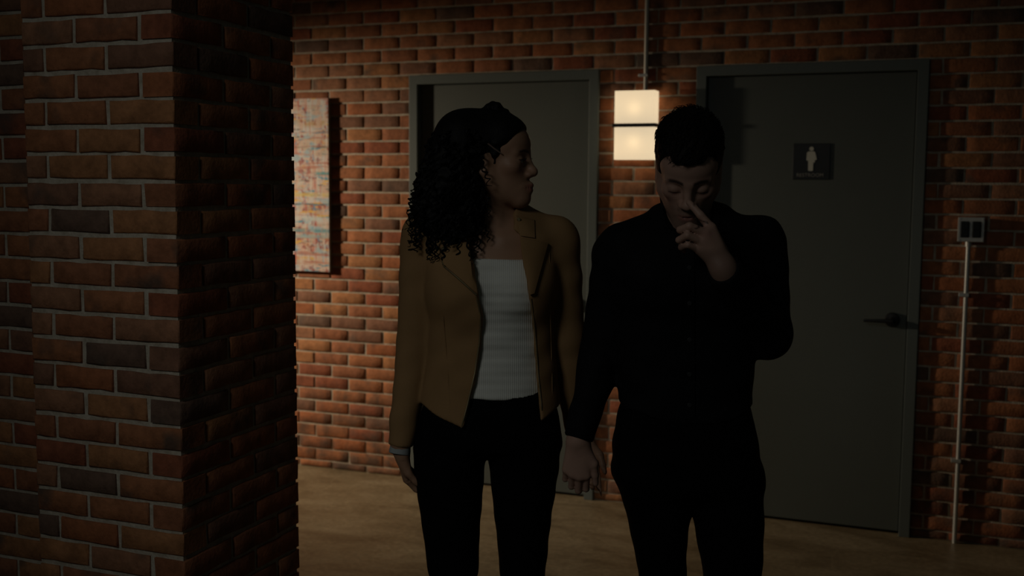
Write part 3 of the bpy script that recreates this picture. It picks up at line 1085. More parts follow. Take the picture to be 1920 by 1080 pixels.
def add_head(F, h, male, lids):
    F.add(h.E((-0.014, 0, 0.044), (0.097, 0.074, 0.083)), 0.02)
    F.add(h.E((0.030, 0, -0.030), (0.064, 0.055, 0.080)), 0.03)
    F.add(h.E((0.042 if male else 0.046, 0, 0.046), (0.050, 0.061, 0.046)), 0.03)
    jw = 0.054 if male else 0.048
    for s in (-1, 1):
        F.add(h.C((-0.004, s * jw, -0.052), (0.076, s * 0.013, -0.102), 0.017, 0.015), 0.03)
        F.add(h.C((-0.004, s * jw, -0.052), (-0.008, s * 0.062, 0.01), 0.015, 0.014), 0.03)
        F.add(h.E((0.060, s * 0.041, -0.014), (0.024, 0.022, 0.020)), 0.022)
        F.add(h.C((0.088, s * 0.010, 0.022), (0.070, s * 0.046, 0.022), 0.009 if male else 0.007, 0.008), 0.014)
    F.add(h.E((0.081 if male else 0.084, 0, -0.102), (0.020, 0.024 if male else 0.019, 0.017)), 0.018)
    F.add(h.C((0.058, 0, -0.050), (0.075, 0, -0.070), 0.034, 0.028), 0.025)
    for s in (-1, 1):
        F.cut(h.E((0.101, s * 0.032, 0.003), (0.020, 0.019, 0.014)), 0.014)
    # nose
    F.add(h.C((0.090, 0, 0.014), (0.110, 0, -0.026), 0.0085, 0.0105), 0.014)
    F.add(h.E((0.1125, 0, -0.028 if male else -0.0265), (0.0105 if male else 0.0100, 0.0125, 0.0105 if male else 0.0115)), 0.009)
    for s in (-1, 1):
        F.add(h.E((0.100, s * 0.0135, -0.034), (0.012, 0.0085, 0.0085)), 0.007)
        F.cut(h.E((0.107, s * 0.0075, -0.043), (0.005, 0.0038, 0.005)), 0.003)
    # eyelids round the eyeballs
    for s in (-1, 1):
        F.add(h.E((0.0775, s * 0.0315, 0.002), (0.0140, 0.0165, 0.0138)), 0.006)
        if not lids:
            F.cut(h.E((0.0925, s * 0.0325, 0.0005), (0.010, 0.0125, 0.0046)), 0.002)
    # mouth
    lip = 0.0062 if male else 0.0078
    lf = 0.0 if male else 0.0070
    F.add(h.C((0.0975 + lf, -0.004, -0.063), (0.0855, -0.024, -0.067), lip, 0.0035), 0.008)
    F.add(h.C((0.0975 + lf, 0.004, -0.063), (0.0855, 0.024, -0.067), lip, 0.0035), 0.008)
    F.add(h.C((0.0960 + lf, -0.006, -0.0755), (0.0860, -0.021, -0.071), lip * 1.08, 0.0040), 0.007)
    F.add(h.C((0.0960 + lf, 0.006, -0.0755), (0.0860, 0.021, -0.071), lip * 1.08, 0.0040), 0.007)
    F.cut(h.C((0.1065 + lf, 0, -0.0690), (0.0940, -0.020, -0.0690), 0.0022, 0.0014), 0.003)
    F.cut(h.C((0.1065 + lf, 0, -0.0690), (0.0940, 0.020, -0.0690), 0.0022, 0.0014), 0.003)
    # ears
    for s in (-1, 1):
        F.add(h.E((-0.014, s * 0.0745, -0.010), (0.019, 0.0085, 0.031)), 0.008)
        F.add(h.E((-0.010, s * 0.0730, -0.034), (0.010, 0.0070, 0.012)), 0.006)
        F.cut(h.E((-0.008, s * 0.0820, -0.008), (0.010, 0.0060, 0.019)), 0.006)


def skin_material(name, base, lip, hairc):
    m, nt, b, L = new_mat(name)
    at = nt.nodes.new('ShaderNodeVertexColor'); at.layer_name = 'Col'
    L.new(at.outputs['Color'], b.inputs['Base Color'])
    b.inputs['Roughness'].default_value = 0.52
    b.inputs['Specular IOR Level'].default_value = 0.4
    geo = nt.nodes.new('ShaderNodeTexCoord')
    nz = nt.nodes.new('ShaderNodeTexNoise'); nz.inputs['Scale'].default_value = 500; nz.inputs['Detail'].default_value = 3
    L.new(geo.outputs['Object'], nz.inputs['Vector'])
    bp = nt.nodes.new('ShaderNodeBump'); bp.inputs['Strength'].default_value = 0.12; bp.inputs['Distance'].default_value = 0.001
    L.new(nz.outputs['Fac'], bp.inputs['Height']); L.new(bp.outputs['Normal'], b.inputs['Normal'])
    return m


def paint_skin(me, P, h, base, lipc, browc, male, lids):
    """own colours of the skin: lips, brows, lash lines, shaved beard, knuckles stay plain"""
    q = h.local(P)
    f, s, u = q[:, 0], np.abs(q[:, 1]), q[:, 2]
    col = np.tile(np.array(base), (len(P), 1))

    def mixin(w, c):
        w = np.clip(w, 0, 1)[:, None]
        col[:] = col * (1 - w) + np.array(c) * w
    face = np.clip((f - 0.03) / 0.02, 0, 1)
    if male:
        w = np.clip((-0.045 - u) / 0.015, 0, 1) * np.clip((u + 0.125) / 0.02, 0, 1) * np.clip((f - 0.0) / 0.02, 0, 1)
        mixin(0.35 * w, browc)
        w = np.exp(-((u + 0.052) / 0.006) ** 2) * (s < 0.024) * (f > 0.085)
        mixin(0.35 * w, browc)
    mixin(0.25 * np.exp(-((u + 0.02) / 0.02) ** 2 - ((s - 0.042) / 0.02) ** 2) * face, lipc)
    w = np.exp(-((u + 0.0695) / (0.0085 if male else 0.0110)) ** 4 - (s / 0.0215) ** 4) * (f > 0.078)
    mixin(0.8 * w, lipc)
    arch = 0.0245 + 0.004 * np.sin(np.clip((s - 0.012) / 0.036, 0, 1) * math.pi)
    w = np.exp(-((u - arch) / (0.0050 if male else 0.0036)) ** 4) * np.clip((s - 0.010) / 0.004, 0, 1) * np.clip((0.052 - s) / 0.008, 0, 1) * (f > 0.05)
    mixin(0.92 * w, browc)
    lash = -0.0045 if lids else 0.0052
    w = np.exp(-((u - lash + 0.10 * (s - 0.0315) ** 2 / 0.0165) / 0.0016) ** 2) * (np.abs(s - 0.0325) < 0.0155) * (f > 0.07)
    mixin(0.95 * w, (0.01, 0.008, 0.007))
    at = me.color_attributes.new('Col', 'FLOAT_COLOR', 'POINT')
    at.data.foreach_set('color', np.concatenate([col, np.ones((len(P), 1))], 1).astype(np.float32).ravel())


def add_eyes(fig, h, parent):
    for s in (-1, 1):
        c = h.p(0.0775, s * 0.0315, 0.002)
        mb = MB()
        n, m = 16, 10
        v, f = [], []
        rr = 0.0124 * h.k
        for j in range(m + 1):
            th = math.pi * j / m
            for i in range(n):
                ph = 2 * math.pi * i / n
                d = h.f * math.cos(th) + (h.s * math.cos(ph) + h.u * math.sin(ph)) * math.sin(th)
                v.append(c + d * rr)
        for j in range(m):
            for i in range(n):
                f.append((j * n + i, j * n + (i + 1) % n, (j + 1) * n + (i + 1) % n, (j + 1) * n + i))
        mb.add(v, f)
        e = mb.build('eye', M['sclera'], parent, True)
        mb = MB()
        v, f = [], []
        for j in range(5):
            th = 0.48 * j / 4
            for i in range(n):
                ph = 2 * math.pi * i / n
                d = h.f * math.cos(th) + (h.s * math.cos(ph) + h.u * math.sin(ph)) * math.sin(th)
                v.append(c + d * (rr + 0.0006 * (1 - (j / 4) ** 2)))
        for j in range(4):
            for i in range(n):
                f.append((j * n + i, j * n + (i + 1) % n, (j + 1) * n + (i + 1) % n, (j + 1) * n + i))
        mb.add(v, f)
        mb.build('iris', M['iris'], parent, True)


# ------------------------------------------------------------------ hands
def add_hand(F, W, d, n, t, curls, size=1.0, spread=0.0, thumb=(0.5, 0.25), r=1.0):
    """W wrist, d direction to the knuckles, n out of the back of the hand, t towards the thumb side; curls per finger (three bends, rad)"""
    d, n, t = [np.array(a, float) / np.linalg.norm(a) for a in (d, n, t)]
    mcp = [W + size * (d * a + t * b + n * c) for a, b, c in ((0.088, 0.027, 0.002), (0.091, 0.009, 0.005), (0.086, -0.009, 0.004), (0.077, -0.0255, 0.0))]
    F.add(cone(W, W - d * 0.028, 0.022 * size * r, 0.021 * size * r), 0.02)
    for k, p in enumerate(mcp):
        b = W + t * (0.013, 0.005, -0.004, -0.012)[k] * size + d * 0.008
        F.add(cone(b, p, 0.0155 * size * r, (0.0118, 0.0120, 0.0115, 0.0105)[k] * size * r), 0.014)
    ln = [(0.045, 0.026, 0.021), (0.050, 0.030, 0.022), (0.046, 0.028, 0.022), (0.036, 0.021, 0.019)]
    rr = [(0.0095, 0.0086, 0.0078, 0.0066), (0.0097, 0.0088, 0.0079, 0.0066), (0.0093, 0.0083, 0.0075, 0.0063), (0.0083, 0.0074, 0.0067, 0.0057)]
    for k, p in enumerate(mcp):
        ang = 0.0
        side = (1.0, 0.3, -0.4, -1.0)[k] * spread
        p0 = p
        for j in range(3):
            ang += curls[k][j]
            dir_ = (d * math.cos(ang) - n * math.sin(ang)) + t * side
            dir_ /= np.linalg.norm(dir_)
            p1 = p0 + dir_ * ln[k][j] * size
            F.add(cone(p0, p1, rr[k][j] * size * r, rr[k][j + 1] * size * r), 0.0035)
            p0 = p1
    b = W + d * 0.020 * size + t * 0.016 * size
    a1 = (t * math.cos(thumb[0]) * 0.75 + d * 0.85 - n * thumb[1]); a1 /= np.linalg.norm(a1)
    a2 = (t * 0.15 + d * 1.0 - n * (thumb[1] + 0.25)); a2 /= np.linalg.norm(a2)
    p1 = b + a1 * 0.045 * size; p2 = p1 + a2 * 0.032 * size; p3 = p2 + a2 * 0.024 * size
    F.add(cone(b, p1, 0.0165 * size * r, 0.0115 * size * r), 0.012)
    F.add(cone(p1, p2, 0.0108 * size * r, 0.0096 * size * r), 0.004)
    F.add(cone(p2, p3, 0.0096 * size * r, 0.0076 * size * r), 0.004)


M.update(
    sclera=simple('eye_white', (0.55, 0.52, 0.48), 0.25),
    iris=simple('dark_brown_iris', (0.03, 0.015, 0.008), 0.15),
    skin_w=skin_material('skin_light_brown', None, None, None),
    skin_m=skin_material('skin_fair', None, None, None),
    hair_black=simple('black_curly_hair', (0.0045, 0.0038, 0.0034), 0.65, spec=0.22, bump=0.6, bscale=240),
    hair_brown=simple('dark_brown_short_hair', (0.011, 0.0075, 0.0055), 0.6, spec=0.25, bump=0.8, bscale=320),
    suede=simple('tan_suede', (0.320, 0.188, 0.084), 0.92, spec=0.15, bump=0.25, bscale=420, vary=0.14, vscale=14),
    denim=simple('black_trousers', (0.0022, 0.0022, 0.0026), 0.85, spec=0.12, bump=0.2, bscale=500),
    shirt=simple('black_cotton_shirt', (0.0045, 0.0045, 0.0055), 0.80, spec=0.18, bump=0.2, bscale=500),
    cuff=simple('pale_grey_knit_cuff', (0.36, 0.38, 0.38), 0.9),
    leather=simple('black_shoe_leather', (0.008, 0.008, 0.008), 0.4),
    zip=simple('brass_zip', (0.46, 0.36, 0.20), 0.35, metal=0.8),
    gold=simple('small_gold_earring', (0.70, 0.50, 0.25), 0.25, metal=1.0),
    pin=simple('brown_hair_streak', (0.16, 0.11, 0.09), 0.4),
    button=simple('dark_grey_button', (0.030, 0.030, 0.032), 0.35),
)


def knit_material():
    m, nt, b, L = new_mat('white_ribbed_knit')
    N = nt.nodes.new
    b.inputs['Base Color'].default_value = (0.74, 0.74, 0.68, 1)
    b.inputs['Roughness'].default_value = 0.95
    b.inputs['Specular IOR Level'].default_value = 0.1
    tc = N('ShaderNodeTexCoord')
    w = N('ShaderNodeTexWave'); w.wave_type = 'BANDS'; w.bands_direction = 'X'
    w.inputs['Scale'].default_value = 62.0; w.inputs['Distortion'].default_value = 0.25; w.inputs['Detail'].default_value = 1
    L.new(tc.outputs['Object'], w.inputs['Vector'])
    bp = N('ShaderNodeBump'); bp.inputs['Strength'].default_value = 0.45; bp.inputs['Distance'].default_value = 0.0015
    L.new(w.outputs['Fac'], bp.inputs['Height']); L.new(bp.outputs['Normal'], b.inputs['Normal'])
    return m


M['knit'] = knit_material()


def shoe(fig, name, heel_x, y_heel, z_sole, length, width, mat, side, heel=0.0):
    xs = make_axis(heel_x - 0.08, heel_x + 0.08, 0.007); ys = make_axis(y_heel - length - 0.05, y_heel + 0.06, 0.007); zs = make_axis(-0.02, 0.20, 0.007)
    F = Field(xs, ys, zs)
    hz = heel
    F.add(cone((heel_x, y_heel - 0.03, 0.045 + hz), (heel_x + side * 0.008, y_heel - length * 0.55, 0.040 + hz * 0.35), 0.036 * width, 0.040 * width), 0.02)
    F.add(cone((heel_x + side * 0.008, y_heel - length * 0.55, 0.036 + hz * 0.25), (heel_x + side * 0.004, y_heel - length * 0.93, 0.028), 0.041 * width, 0.026 * width), 0.02)
    F.add(cone((heel_x, y_heel - 0.03, 0.05 + hz), (heel_x, y_heel - 0.03, 0.125), 0.036 * width, 0.040 * width), 0.02)
    if heel:
        F.add(cone((heel_x, y_heel - 0.012, 0.0), (heel_x, y_heel - 0.018, 0.05 + hz), 0.016, 0.024), 0.015)
    F.cut(half(lambda x, y, z: z + 0 * x + 0 * y), 0.004)
    me, _ = F.mesh(name, 1)
    return fig.part(name, me, mat)


def tube_mesh(paths, r, n, name, mat, parent):
    mb = MB()
    for p, rr in paths:
        mb.tube(p, rr if rr is not None else r, n)
    return mb.build(name, mat, parent, True)

# ------------------------------------------------------------------ the woman
W = Figure(915, 2.90, 'person in a tan jacket and white ribbed top, head turned towards the person in black')
A = W.at


def rows_px(fig, rows, dyc=0.0):
    """(v, u_left, u_right, half depth[, depth offset]) -> loft rows"""
    out = []
    for r in rows:
        v, a, b, ry = r[:4]
        dy = r[4] if len(r) > 4 else dyc
        l, q = fig.at(a, v, dy), fig.at(b, v, dy)
        out.append(((l[2] + q[2]) / 2, (l[0] + q[0]) / 2, dy, (q[0] - l[0]) / 2, ry))
    return out


# outline of the clothed torso and of the legs, top to bottom
w_torso = rows_px(W, [(392, 880, 962, .050), (412, 840, 1005, .070), (440, 806, 1040, .098), (490, 802, 1044, .122), (540, 803, 1040, .130), (600, 808, 1034, .118),
                      (660, 806, 1036, .112), (720, 796, 1042, .118), (780, 785, 1050, .128), (840, 780, 1054, .130)], 0.02)
w_hips = rows_px(W, [(700, 812, 1030, .100), (756, 795, 1042, .113), (800, 780, 1052, .120), (838, 776, 1054, .116)], 0.02)
w_legL = rows_px(W, [(835, 774, 915, .098), (858, 775, 912, .097), (885, 777, 908, .096), (940, 785, 904, .088), (1010, 795, 899, .078), (1080, 803, 897, .070)], 0.02)
w_legR = rows_px(W, [(835, 911, 1052, .098), (858, 914, 1050, .097), (885, 918, 1047, .096), (940, 924, 1038, .088), (1010, 932, 1029, .078), (1080, 937, 1022, .070)], 0.02)
for leg, cx in ((w_legL, A(850, 1080)[0]), (w_legR, A(980, 1080)[0])):
    leg += [(0.50, cx, 0.02, 0.060, 0.064), (0.36, cx, 0.035, 0.058, 0.064), (0.22, cx, 0.03, 0.048, 0.054), (0.09, cx, 0.02, 0.042, 0.048)]

shR, elR, wrR = A(795, 452, .03), A(780, 645, .045), A(751, 836, 0.0)          # her right arm, picture left
shL, elL, wrL = A(1046, 452, .03), A(1062, 640, .06), A(1083, 806, .085)       # her left arm
hw = Head(A(926, 301, -0.005), R(76), R(2), 0.0, 0.97)

# body
xs = make_axis(-0.36, 0.40, 0.010, [(A(890, 300)[0] - 0.09, A(890, 300)[0] + 0.20)], 0.0030)
ys = make_axis(-0.20, 0.26, 0.010, [(-0.13, 0.14)], 0.0034)
zs = make_axis(0.02, 1.84, 0.013, [(0.78, 1.02), (1.34, 1.84)], 0.0032)
B = Field(xs, ys, zs)
B.add(loft([r_ for r_ in w_torso if r_[0] > A(915, 730)[2]], 2.2, -0.020), 0.0)
B.add(loft(w_hips, 2.2, -0.026), 0.03)
B.add(loft(w_legL, 2.0, -0.018), 0.012)
B.add(loft(w_legR, 2.0, -0.018), 0.012)
nb, nt_ = A(922, 452, .03), hw.p(-0.022, 0, -0.060)
B.add(cone(nt_, nb, 0.049, 0.054), 0.035)
B.add(cone(A(922, 425, .035), A(810, 447, .03), 0.046, 0.044), 0.05)
B.add(cone(A(922, 425, .035), A(1035, 447, .03), 0.046, 0.044), 0.05)
# collar bones
B.add(cone(A(905, 452, -.045), A(845, 442, -.03), 0.010, 0.008), 0.03)
B.add(cone(A(945, 452, -.045), A(1000, 442, -.03), 0.010, 0.008), 0.03)
for (a, b, c) in ((shR, elR, wrR), (shL, elL, wrL)):
    B.add(cone(a, b, 0.043, 0.036), 0.02)
    B.add(cone(b, c, 0.036, 0.024), 0.015)
add_head(B, hw, False, False)
# hand hanging on the picture left, back of the hand outwards, fingers relaxed and falling behind the thigh
add_hand(B, A(753, 846, .0), (0.20, 0.40, -1.0), (-1.0, 0.15, -0.16), (0.05, -1.0, -0.4), [(0.45, 0.7, 0.4), (0.5, 0.75, 0.4), (0.55, 0.8, 0.45), (0.6, 0.85, 0.45)], 0.90, 0.03, (0.9, 0.25))
# hand held by the person in black: palm to the front, behind the other hand
add_hand(B, A(1093, 822, .082), (0.16, -0.10, -1.0), (0.1, 1.0, -0.1), (1.0, -0.1, 0.12), [(0.10, 0.30, 0.25), (0.55, 0.7, 0.4), (0.6, 0.7, 0.4), (0.6, 0.75, 0.4)], 0.92, 0.02, (0.3, 0.2))
me, P = B.mesh('body', 1)
paint_skin(me, P, hw, (0.40, 0.225, 0.140), (0.30, 0.085, 0.070), (0.018, 0.012, 0.009), False, False)
wbody = W.part('body', me, M['skin_w'])
add_eyes(W, hw, wbody)
for j in range(1):
    e = hw.p(-0.008, -0.0755, -0.050)
    v = [e + 0.0045 * (hw.u * math.cos(t) + hw.f * math.sin(t)) for t in np.linspace(0, 2 * math.pi, 15)]
    MB().tube(v, 0.0011, 6, False).build('earring', M['gold'], wbody, True)
# eyelashes beyond the profile
for s in (-1, 1):
    mb = MB()
    for k in range(9):
        t = (k - 4) / 4
        p0 = hw.p(0.0905 - 0.006 * abs(t) ** 2, s * (0.0325 + 0.0125 * t), 0.0055 - 0.002 * t * t)
        mb.tube([p0, p0 + hw.f * 0.005 + hw.s * s * t * 0.002, p0 + hw.f * 0.0085 + hw.u * 0.005 + hw.s * s * t * 0.004], [0.0007, 0.0006, 0.0002], 4, False)
    tag(mb.build('eyelashes', M['hair_black'], wbody), kind='stuff')

# trousers
xs = make_axis(-0.28, 0.30, 0.0062); ys = make_axis(-0.16, 0.20, 0.0065); zs = make_axis(0.05, 1.06, 0.0075)
T = Field(xs, ys, zs)
T.add(loft(w_legL, 2.0, 0.0), 0.0)
T.add(loft(w_legR, 2.0, 0.0), 0.002)
T.add(loft(w_hips, 2.2, 0.0, 0.03), 0.022)
T.cut((lambda x, y, z: A(940, 728, -.1)[2] - z + 0 * x + 0 * y,) + BIG, 0.006)
T.noise(0.0011, 0.09, 6, 5, (1, 1, 1.6))
me, _ = T.mesh('trousers', 1)
W.part('trousers', me, M['denim'])

# ribbed top with a square neck
xs = make_axis(-0.20, 0.22, 0.0045); ys = make_axis(-0.17, 0.20, 0.005); zs = make_axis(0.95, 1.50, 0.0045)
K = Field(xs, ys, zs)
K.add(loft(w_torso, 2.2, -0.0115), 0.0)
K.add(ell(A(868, 545, -.045), (0.066, 0.062, 0.062)), 0.05)
K.add(ell(A(972, 545, -.045), (0.066, 0.062, 0.062)), 0.05)
nz_ = A(935, 487, -.1)[2]
nl, nr = A(872, 487, -.1)[0], A(1000, 487, -.1)[0]
K.cut((lambda x, y, z: np.maximum(np.maximum(nz_ - z, 0 * x + nl - x), x - nr) + 0 * y,) + BIG, 0.006)
K.cut((lambda x, y, z: z - nz_ - 0.085 + 0 * x + 0 * y if False else (nz_ + 0.05 - z) + 0 * x + 0 * y,) + BIG, 0.004)
zb = A(940, 753, -.1)[2]
K.cut((lambda x, y, z: z - (zb + 0.6 * (x - 0.03) ** 2) + 0 * y,) + BIG, 0.005)
K.noise(0.0016, 0.06, 5, 9, (0.7, 1, 2.2))
me, _ = K.mesh('ribbed_top', 1)
wtop = W.part('ribbed_top', me, M['knit'])

# jacket
xs = make_axis(-0.32, 0.34, 0.0048); ys = make_axis(-0.19, 0.26, 0.0056); zs = make_axis(0.86, 1.58, 0.0048)
G = Field(xs, ys, zs)
G.add(loft(w_torso, 2.2, 0.006), 0.0)
G.add(ell(A(866, 545, -.045), (0.078, 0.078, 0.075)), 0.06)
G.add(ell(A(976, 545, -.045), (0.078, 0.078, 0.075)), 0.06)
G.add(cone(A(922, 432, .045), A(806, 452, .035), 0.062, 0.056), 0.05)
G.add(cone(A(972, 424, .04), A(1040, 446, .035), 0.050, 0.056), 0.04)
G.add(cone(A(922, 432, .045), A(972, 424, .04), 0.060, 0.050), 0.04)
# collar standing round the neck
G.add(cone(A(890, 430, .03), A(955, 425, .06), 0.056, 0.058), 0.03)
G.add(cone(A(965, 428, -.005), A(985, 440, -.03), 0.030, 0.030), 0.02)
G.add(cone(A(870, 440, -.005), A(850, 455, -.03), 0.030, 0.030), 0.02)
# neck hole
G.cut(cone(A(926, 395, -.05), A(920, 470, -.03), 0.058, 0.054), 0.008)
G.cut(cone(A(926, 380, .01), A(922, 430, .015), 0.060, 0.056), 0.008)
# open front
op = [A(u, v, -.11)[[0, 2]] for u, v in ((893, 440), (878, 452), (889, 500), (897, 553), (905, 592), (903, 640), (894, 700), (881, 756), (868, 808), (855, 880),
                                         (1030, 880), (1014, 800), (1011, 755), (1005, 700), (1000, 630), (996, 590), (992, 556), (982, 500), (974, 442), (960, 430))]
opd = poly2d(op, xs[:, None], zs[None, :]).astype(np.float32)[:, None, :]


def opening(x, y, z):
    return np.maximum(opd, y - 0.02 + 0 * x)


fn = opening(xs[:, None, None], ys[None, :, None], zs[None, None, :])
kk = 0.006
hh = np.clip(0.5 - 0.5 * (-fn - G.v) / kk, 0, 1)
G.v = (-fn) * (1 - hh) + G.v * hh + kk * hh * (1 - hh)
hu = [A(u, v, -.11)[[0, 2]] for u, v in ((720, 755), (778, 768), (820, 786), (868, 805), (900, 812), (1015, 797), (1052, 775), (1100, 765))]
hx, hz = np.array([q[0] for q in hu]), np.array([q[1] for q in hu])
G.cut((lambda x, y, z: z - (np.interp(x.ravel(), hx, hz).reshape(x.shape) + np.clip(y, 0, 1) * 0.2),) + BIG, 0.005)
# sleeves with elbow folds
for (a, b, c, up) in ((shR, elR, wrR, A(792, 440, .03)), (shL, elL, wrL, A(1046, 452, .03))):
    G.add(cone(up, b, 0.059, 0.052), 0.022)
    G.add(cone(b, c + (b - c) * 0.02, 0.052, 0.0345), 0.012)
    ax = (c - b) / np.linalg.norm(c - b)
    cc = c.copy()
    G.cut((lambda x, y, z, ax=ax, cc=cc: np.maximum(-((x - cc[0]) * ax[0] + (y - cc[1]) * ax[1] + (z - cc[2]) * ax[2]), np.sqrt((x - cc[0]) ** 2 + (y - cc[1]) ** 2 + (z - cc[2]) ** 2) - 0.09), c - 0.1, c + 0.1), 0.004)
G.noise(0.0014, 0.085, 8, 3, (0.8, 1, 1.4))
me, _ = G.mesh('jacket', 1)
jacket = W.part('jacket', me, M['suede'])
patch(W, G, [(838, 462), (884, 452), (895, 550), (829, 493)], 0.011, 0.008, 9, 9, 0.004).build('lapel', M['suede'], jacket, True)
patch(W, G, [(977, 447), (1028, 456), (1002, 550), (993, 553)], 0.013, 0.010, 9, 9, 0.004).build('lapel', M['suede'], jacket, True)
patch(W, G, [(968, 404), (1002, 412), (1003, 446), (976, 442)], 0.006, 0.006, 7, 7, 0.004).build('collar_tab', M['suede'], jacket, True)


def surf_line(fig, fld, pts, n=6, lift=0.002):
    out = []
    for (a, b) in zip(pts[:-1], pts[1:]):
        for k in range(n):
            t = k / n
            out.append(fig.trace(fld, a[0] + (b[0] - a[0]) * t, a[1] + (b[1] - a[1]) * t, lift=lift))
    out.append(fig.trace(fld, *pts[-1], lift=lift))
    y = np.array([q[1] for q in out])
    for _ in range(3):
        y[1:-1] = (y[:-2] + 2 * y[1:-1] + y[2:]) / 4
    return [np.array([q[0], yy, q[2]]) for q, yy in zip(out, y)]


tube_mesh([(surf_line(W, G, [(829, 490), (833, 500), (858, 521), (893, 553)], 6, 0.010), 0.0024)], None, 6, 'zip', M['zip'], jacket)
tube_mesh([(surf_line(W, G, [(893, 556), (901, 592), (899, 640), (890, 700), (877, 756), (865, 802)], 6, 0.001), 0.0022)], None, 6, 'zip', M['zip'], jacket)
tube_mesh([(surf_line(W, G, [(996, 560), (1000, 592), (1005, 640), (1009, 700), (1015, 755), (1018, 796)], 6, 0.001), 0.0018)], None, 6, 'zip', M['zip'], jacket)
for (u, v) in ((831, 467), (973, 412)):
    p = W.trace(G, u, v, lift=0.009)
    MB().lathe([(0.0052, 0.002), (0.0052, -0.001), (0.0030, -0.0028)], p, 'y', 14).build('snap_fastener', M['zip'], jacket, True)
# stitched panel seams
for pts in ([(826, 500), (832, 600), (840, 700), (845, 790)], [(1030, 470), (1032, 600), (1035, 700), (1036, 780)]):
    tube_mesh([(surf_line(W, G, pts, 8, -0.0004), 0.0013)], None, 5, 'seam', M['suede'], jacket)
# knitted cuff showing under the sleeve
ax = (wrR - elR) / np.linalg.norm(wrR - elR)
MB().tube([wrR - ax * 0.02, wrR + ax * 0.006, wrR + ax * 0.020, wrR + ax * 0.022], [0.027, 0.0285, 0.0290, 0.0255], 22).build('cuff', M['cuff'], wtop, True)

# hair: combed back on top, a small twisted knot on the crown, loose curls behind
xs = make_axis(-0.27, 0.14, 0.0042); ys = make_axis(-0.17, 0.17, 0.0052); zs = make_axis(1.36, 1.85, 0.0042)
Hf = Field(xs, ys, zs)
Hf.add(hw.E((-0.014, 0, 0.044), (0.107, 0.085, 0.093)), 0.0)
Hf.add(hw.E((0.030, 0, 0.070), (0.058, 0.070, 0.050)), 0.02)


def hairline(x, y, z):
    q = [hw.M[i, 0] * (x - hw.o[0]) + hw.M[i, 1] * (y - hw.o[1]) + hw.M[i, 2] * (z - hw.o[2]) for i in range(3)]
    f, u = q[0] / hw.k, q[2] / hw.k
    line = np.interp(f.ravel(), [-0.13, -0.06, -0.03, -0.012, 0.004, 0.020, 0.040, 0.060, 0.074, 0.085, 0.13], [-0.10, -0.09, -0.05, 0.016, 0.012, 0.000, 0.030, 0.052, 0.074, 0.090, 0.13]).reshape(f.shape)
    return (u - line) * 0.7 * hw.k


Hf.cut(half(hairline), 0.006)
for (u, v, dy, rx, ry, rz) in ((868, 262, .0, .078, .10, .080), (852, 310, .0, .074, .115, .085), (838, 362, .01, .076, .125, .080), (828, 405, .015, .074, .12, .062), (862, 418, -.03, .056, .075, .066), (885, 360, -.04, .034, .06, .075)):
    Hf.add(ell(A(u, v, dy), (rx, ry, rz)), 0.035)
for (u, v, dy, r) in ((917, 203, .0, .0135), (932, 201, -.004, .0140), (924, 197, .006, .0110), (938, 207, .004, .0120), (948, 211, .0, .0105), (956, 218, -.002, .0085), (910, 208, .0, .0110)):
    Hf.add(ell(A(u, v, dy), (r, r * 1.5, r)), 0.004)
fz = np.clip((A(900, 250)[2] - zs) / 0.08, 0, 1)[None, None, :]
rg = np.random.RandomState(4)
acc = np.zeros_like(Hf.v)
for _ in range(9):
    d = rg.normal(size=3); d /= np.linalg.norm(d)
    acc += np.sin((d[0] * xs[:, None, None] + d[1] * ys[None, :, None] + d[2] * zs[None, None, :]) * 2 * math.pi / rg.uniform(0.018, 0.034) + rg.uniform(0, 6.3)).astype(np.float32)
Hf.v += acc * 0.0024 * fz
me, P = Hf.mesh('hair', 0)
whair = W.part('hair', me, M['hair_black'])
# ringlets over the loose part
rr = random.Random(7)
nrm = np.zeros(len(me.vertices) * 3, np.float32); me.vertex_normals.foreach_get('vector', nrm); nrm = nrm.reshape(-1, 3)
zt_, zb_ = A(850, 240)[2], A(850, 470)[2]
cand = [i for i in range(len(P)) if P[i, 2] < zt_ and P[i, 0] < A(905, 300)[0] and nrm[i, 1] < 0.75]
mb = MB()
for _ in range(330):
    i = rr.choice(cand)
    base, nn = P[i], nrm[i]
    L_ = rr.uniform(0.035, 0.075)
    rad = rr.uniform(0.004, 0.0085)
    turns = L_ / rr.uniform(0.016, 0.026)
    drift = nn * rr.uniform(0.2, 0.5) + np.array([rr.uniform(-.2, .2), rr.uniform(-.2, .2), -1.0])
    drift /= np.linalg.norm(drift)
    e1 = np.cross(drift, [0.3, 1, 0.1]); e1 /= np.linalg.norm(e1); e2 = np.cross(drift, e1)
    n_ = max(14, int(turns * 9))
    ph = rr.uniform(0, 6.28)
    path = []
    for k in range(n_ + 1):
        t = k / n_
        a_ = ph + turns * 2 * math.pi * t
        w_ = rad * (0.5 + 0.5 * t)
        path.append(base - nn * 0.004 + drift * L_ * t + nn * 0.010 * math.sin(t * 3.1) + (e1 * math.cos(a_) + e2 * math.sin(a_)) * w_)
    q = rr.uniform(0.0018, 0.0036)
    mb.tube(path, [q * (1 - 0.6 * (k / n_) ** 2) for k in range(n_ + 1)], 4, False)
o = mb.build('curls', M['hair_black'], whair, True)
tag(o, kind='stuff')
# pale streak in the hair above the ear
mb = MB().tube([hw.p(0.000, -0.083, 0.046), hw.p(0.022, -0.081, 0.030), hw.p(0.040, -0.074, 0.018)], [0.0020, 0.0022, 0.0016], 6)
mb.build('hair_streak', M['pin'], whair, True)

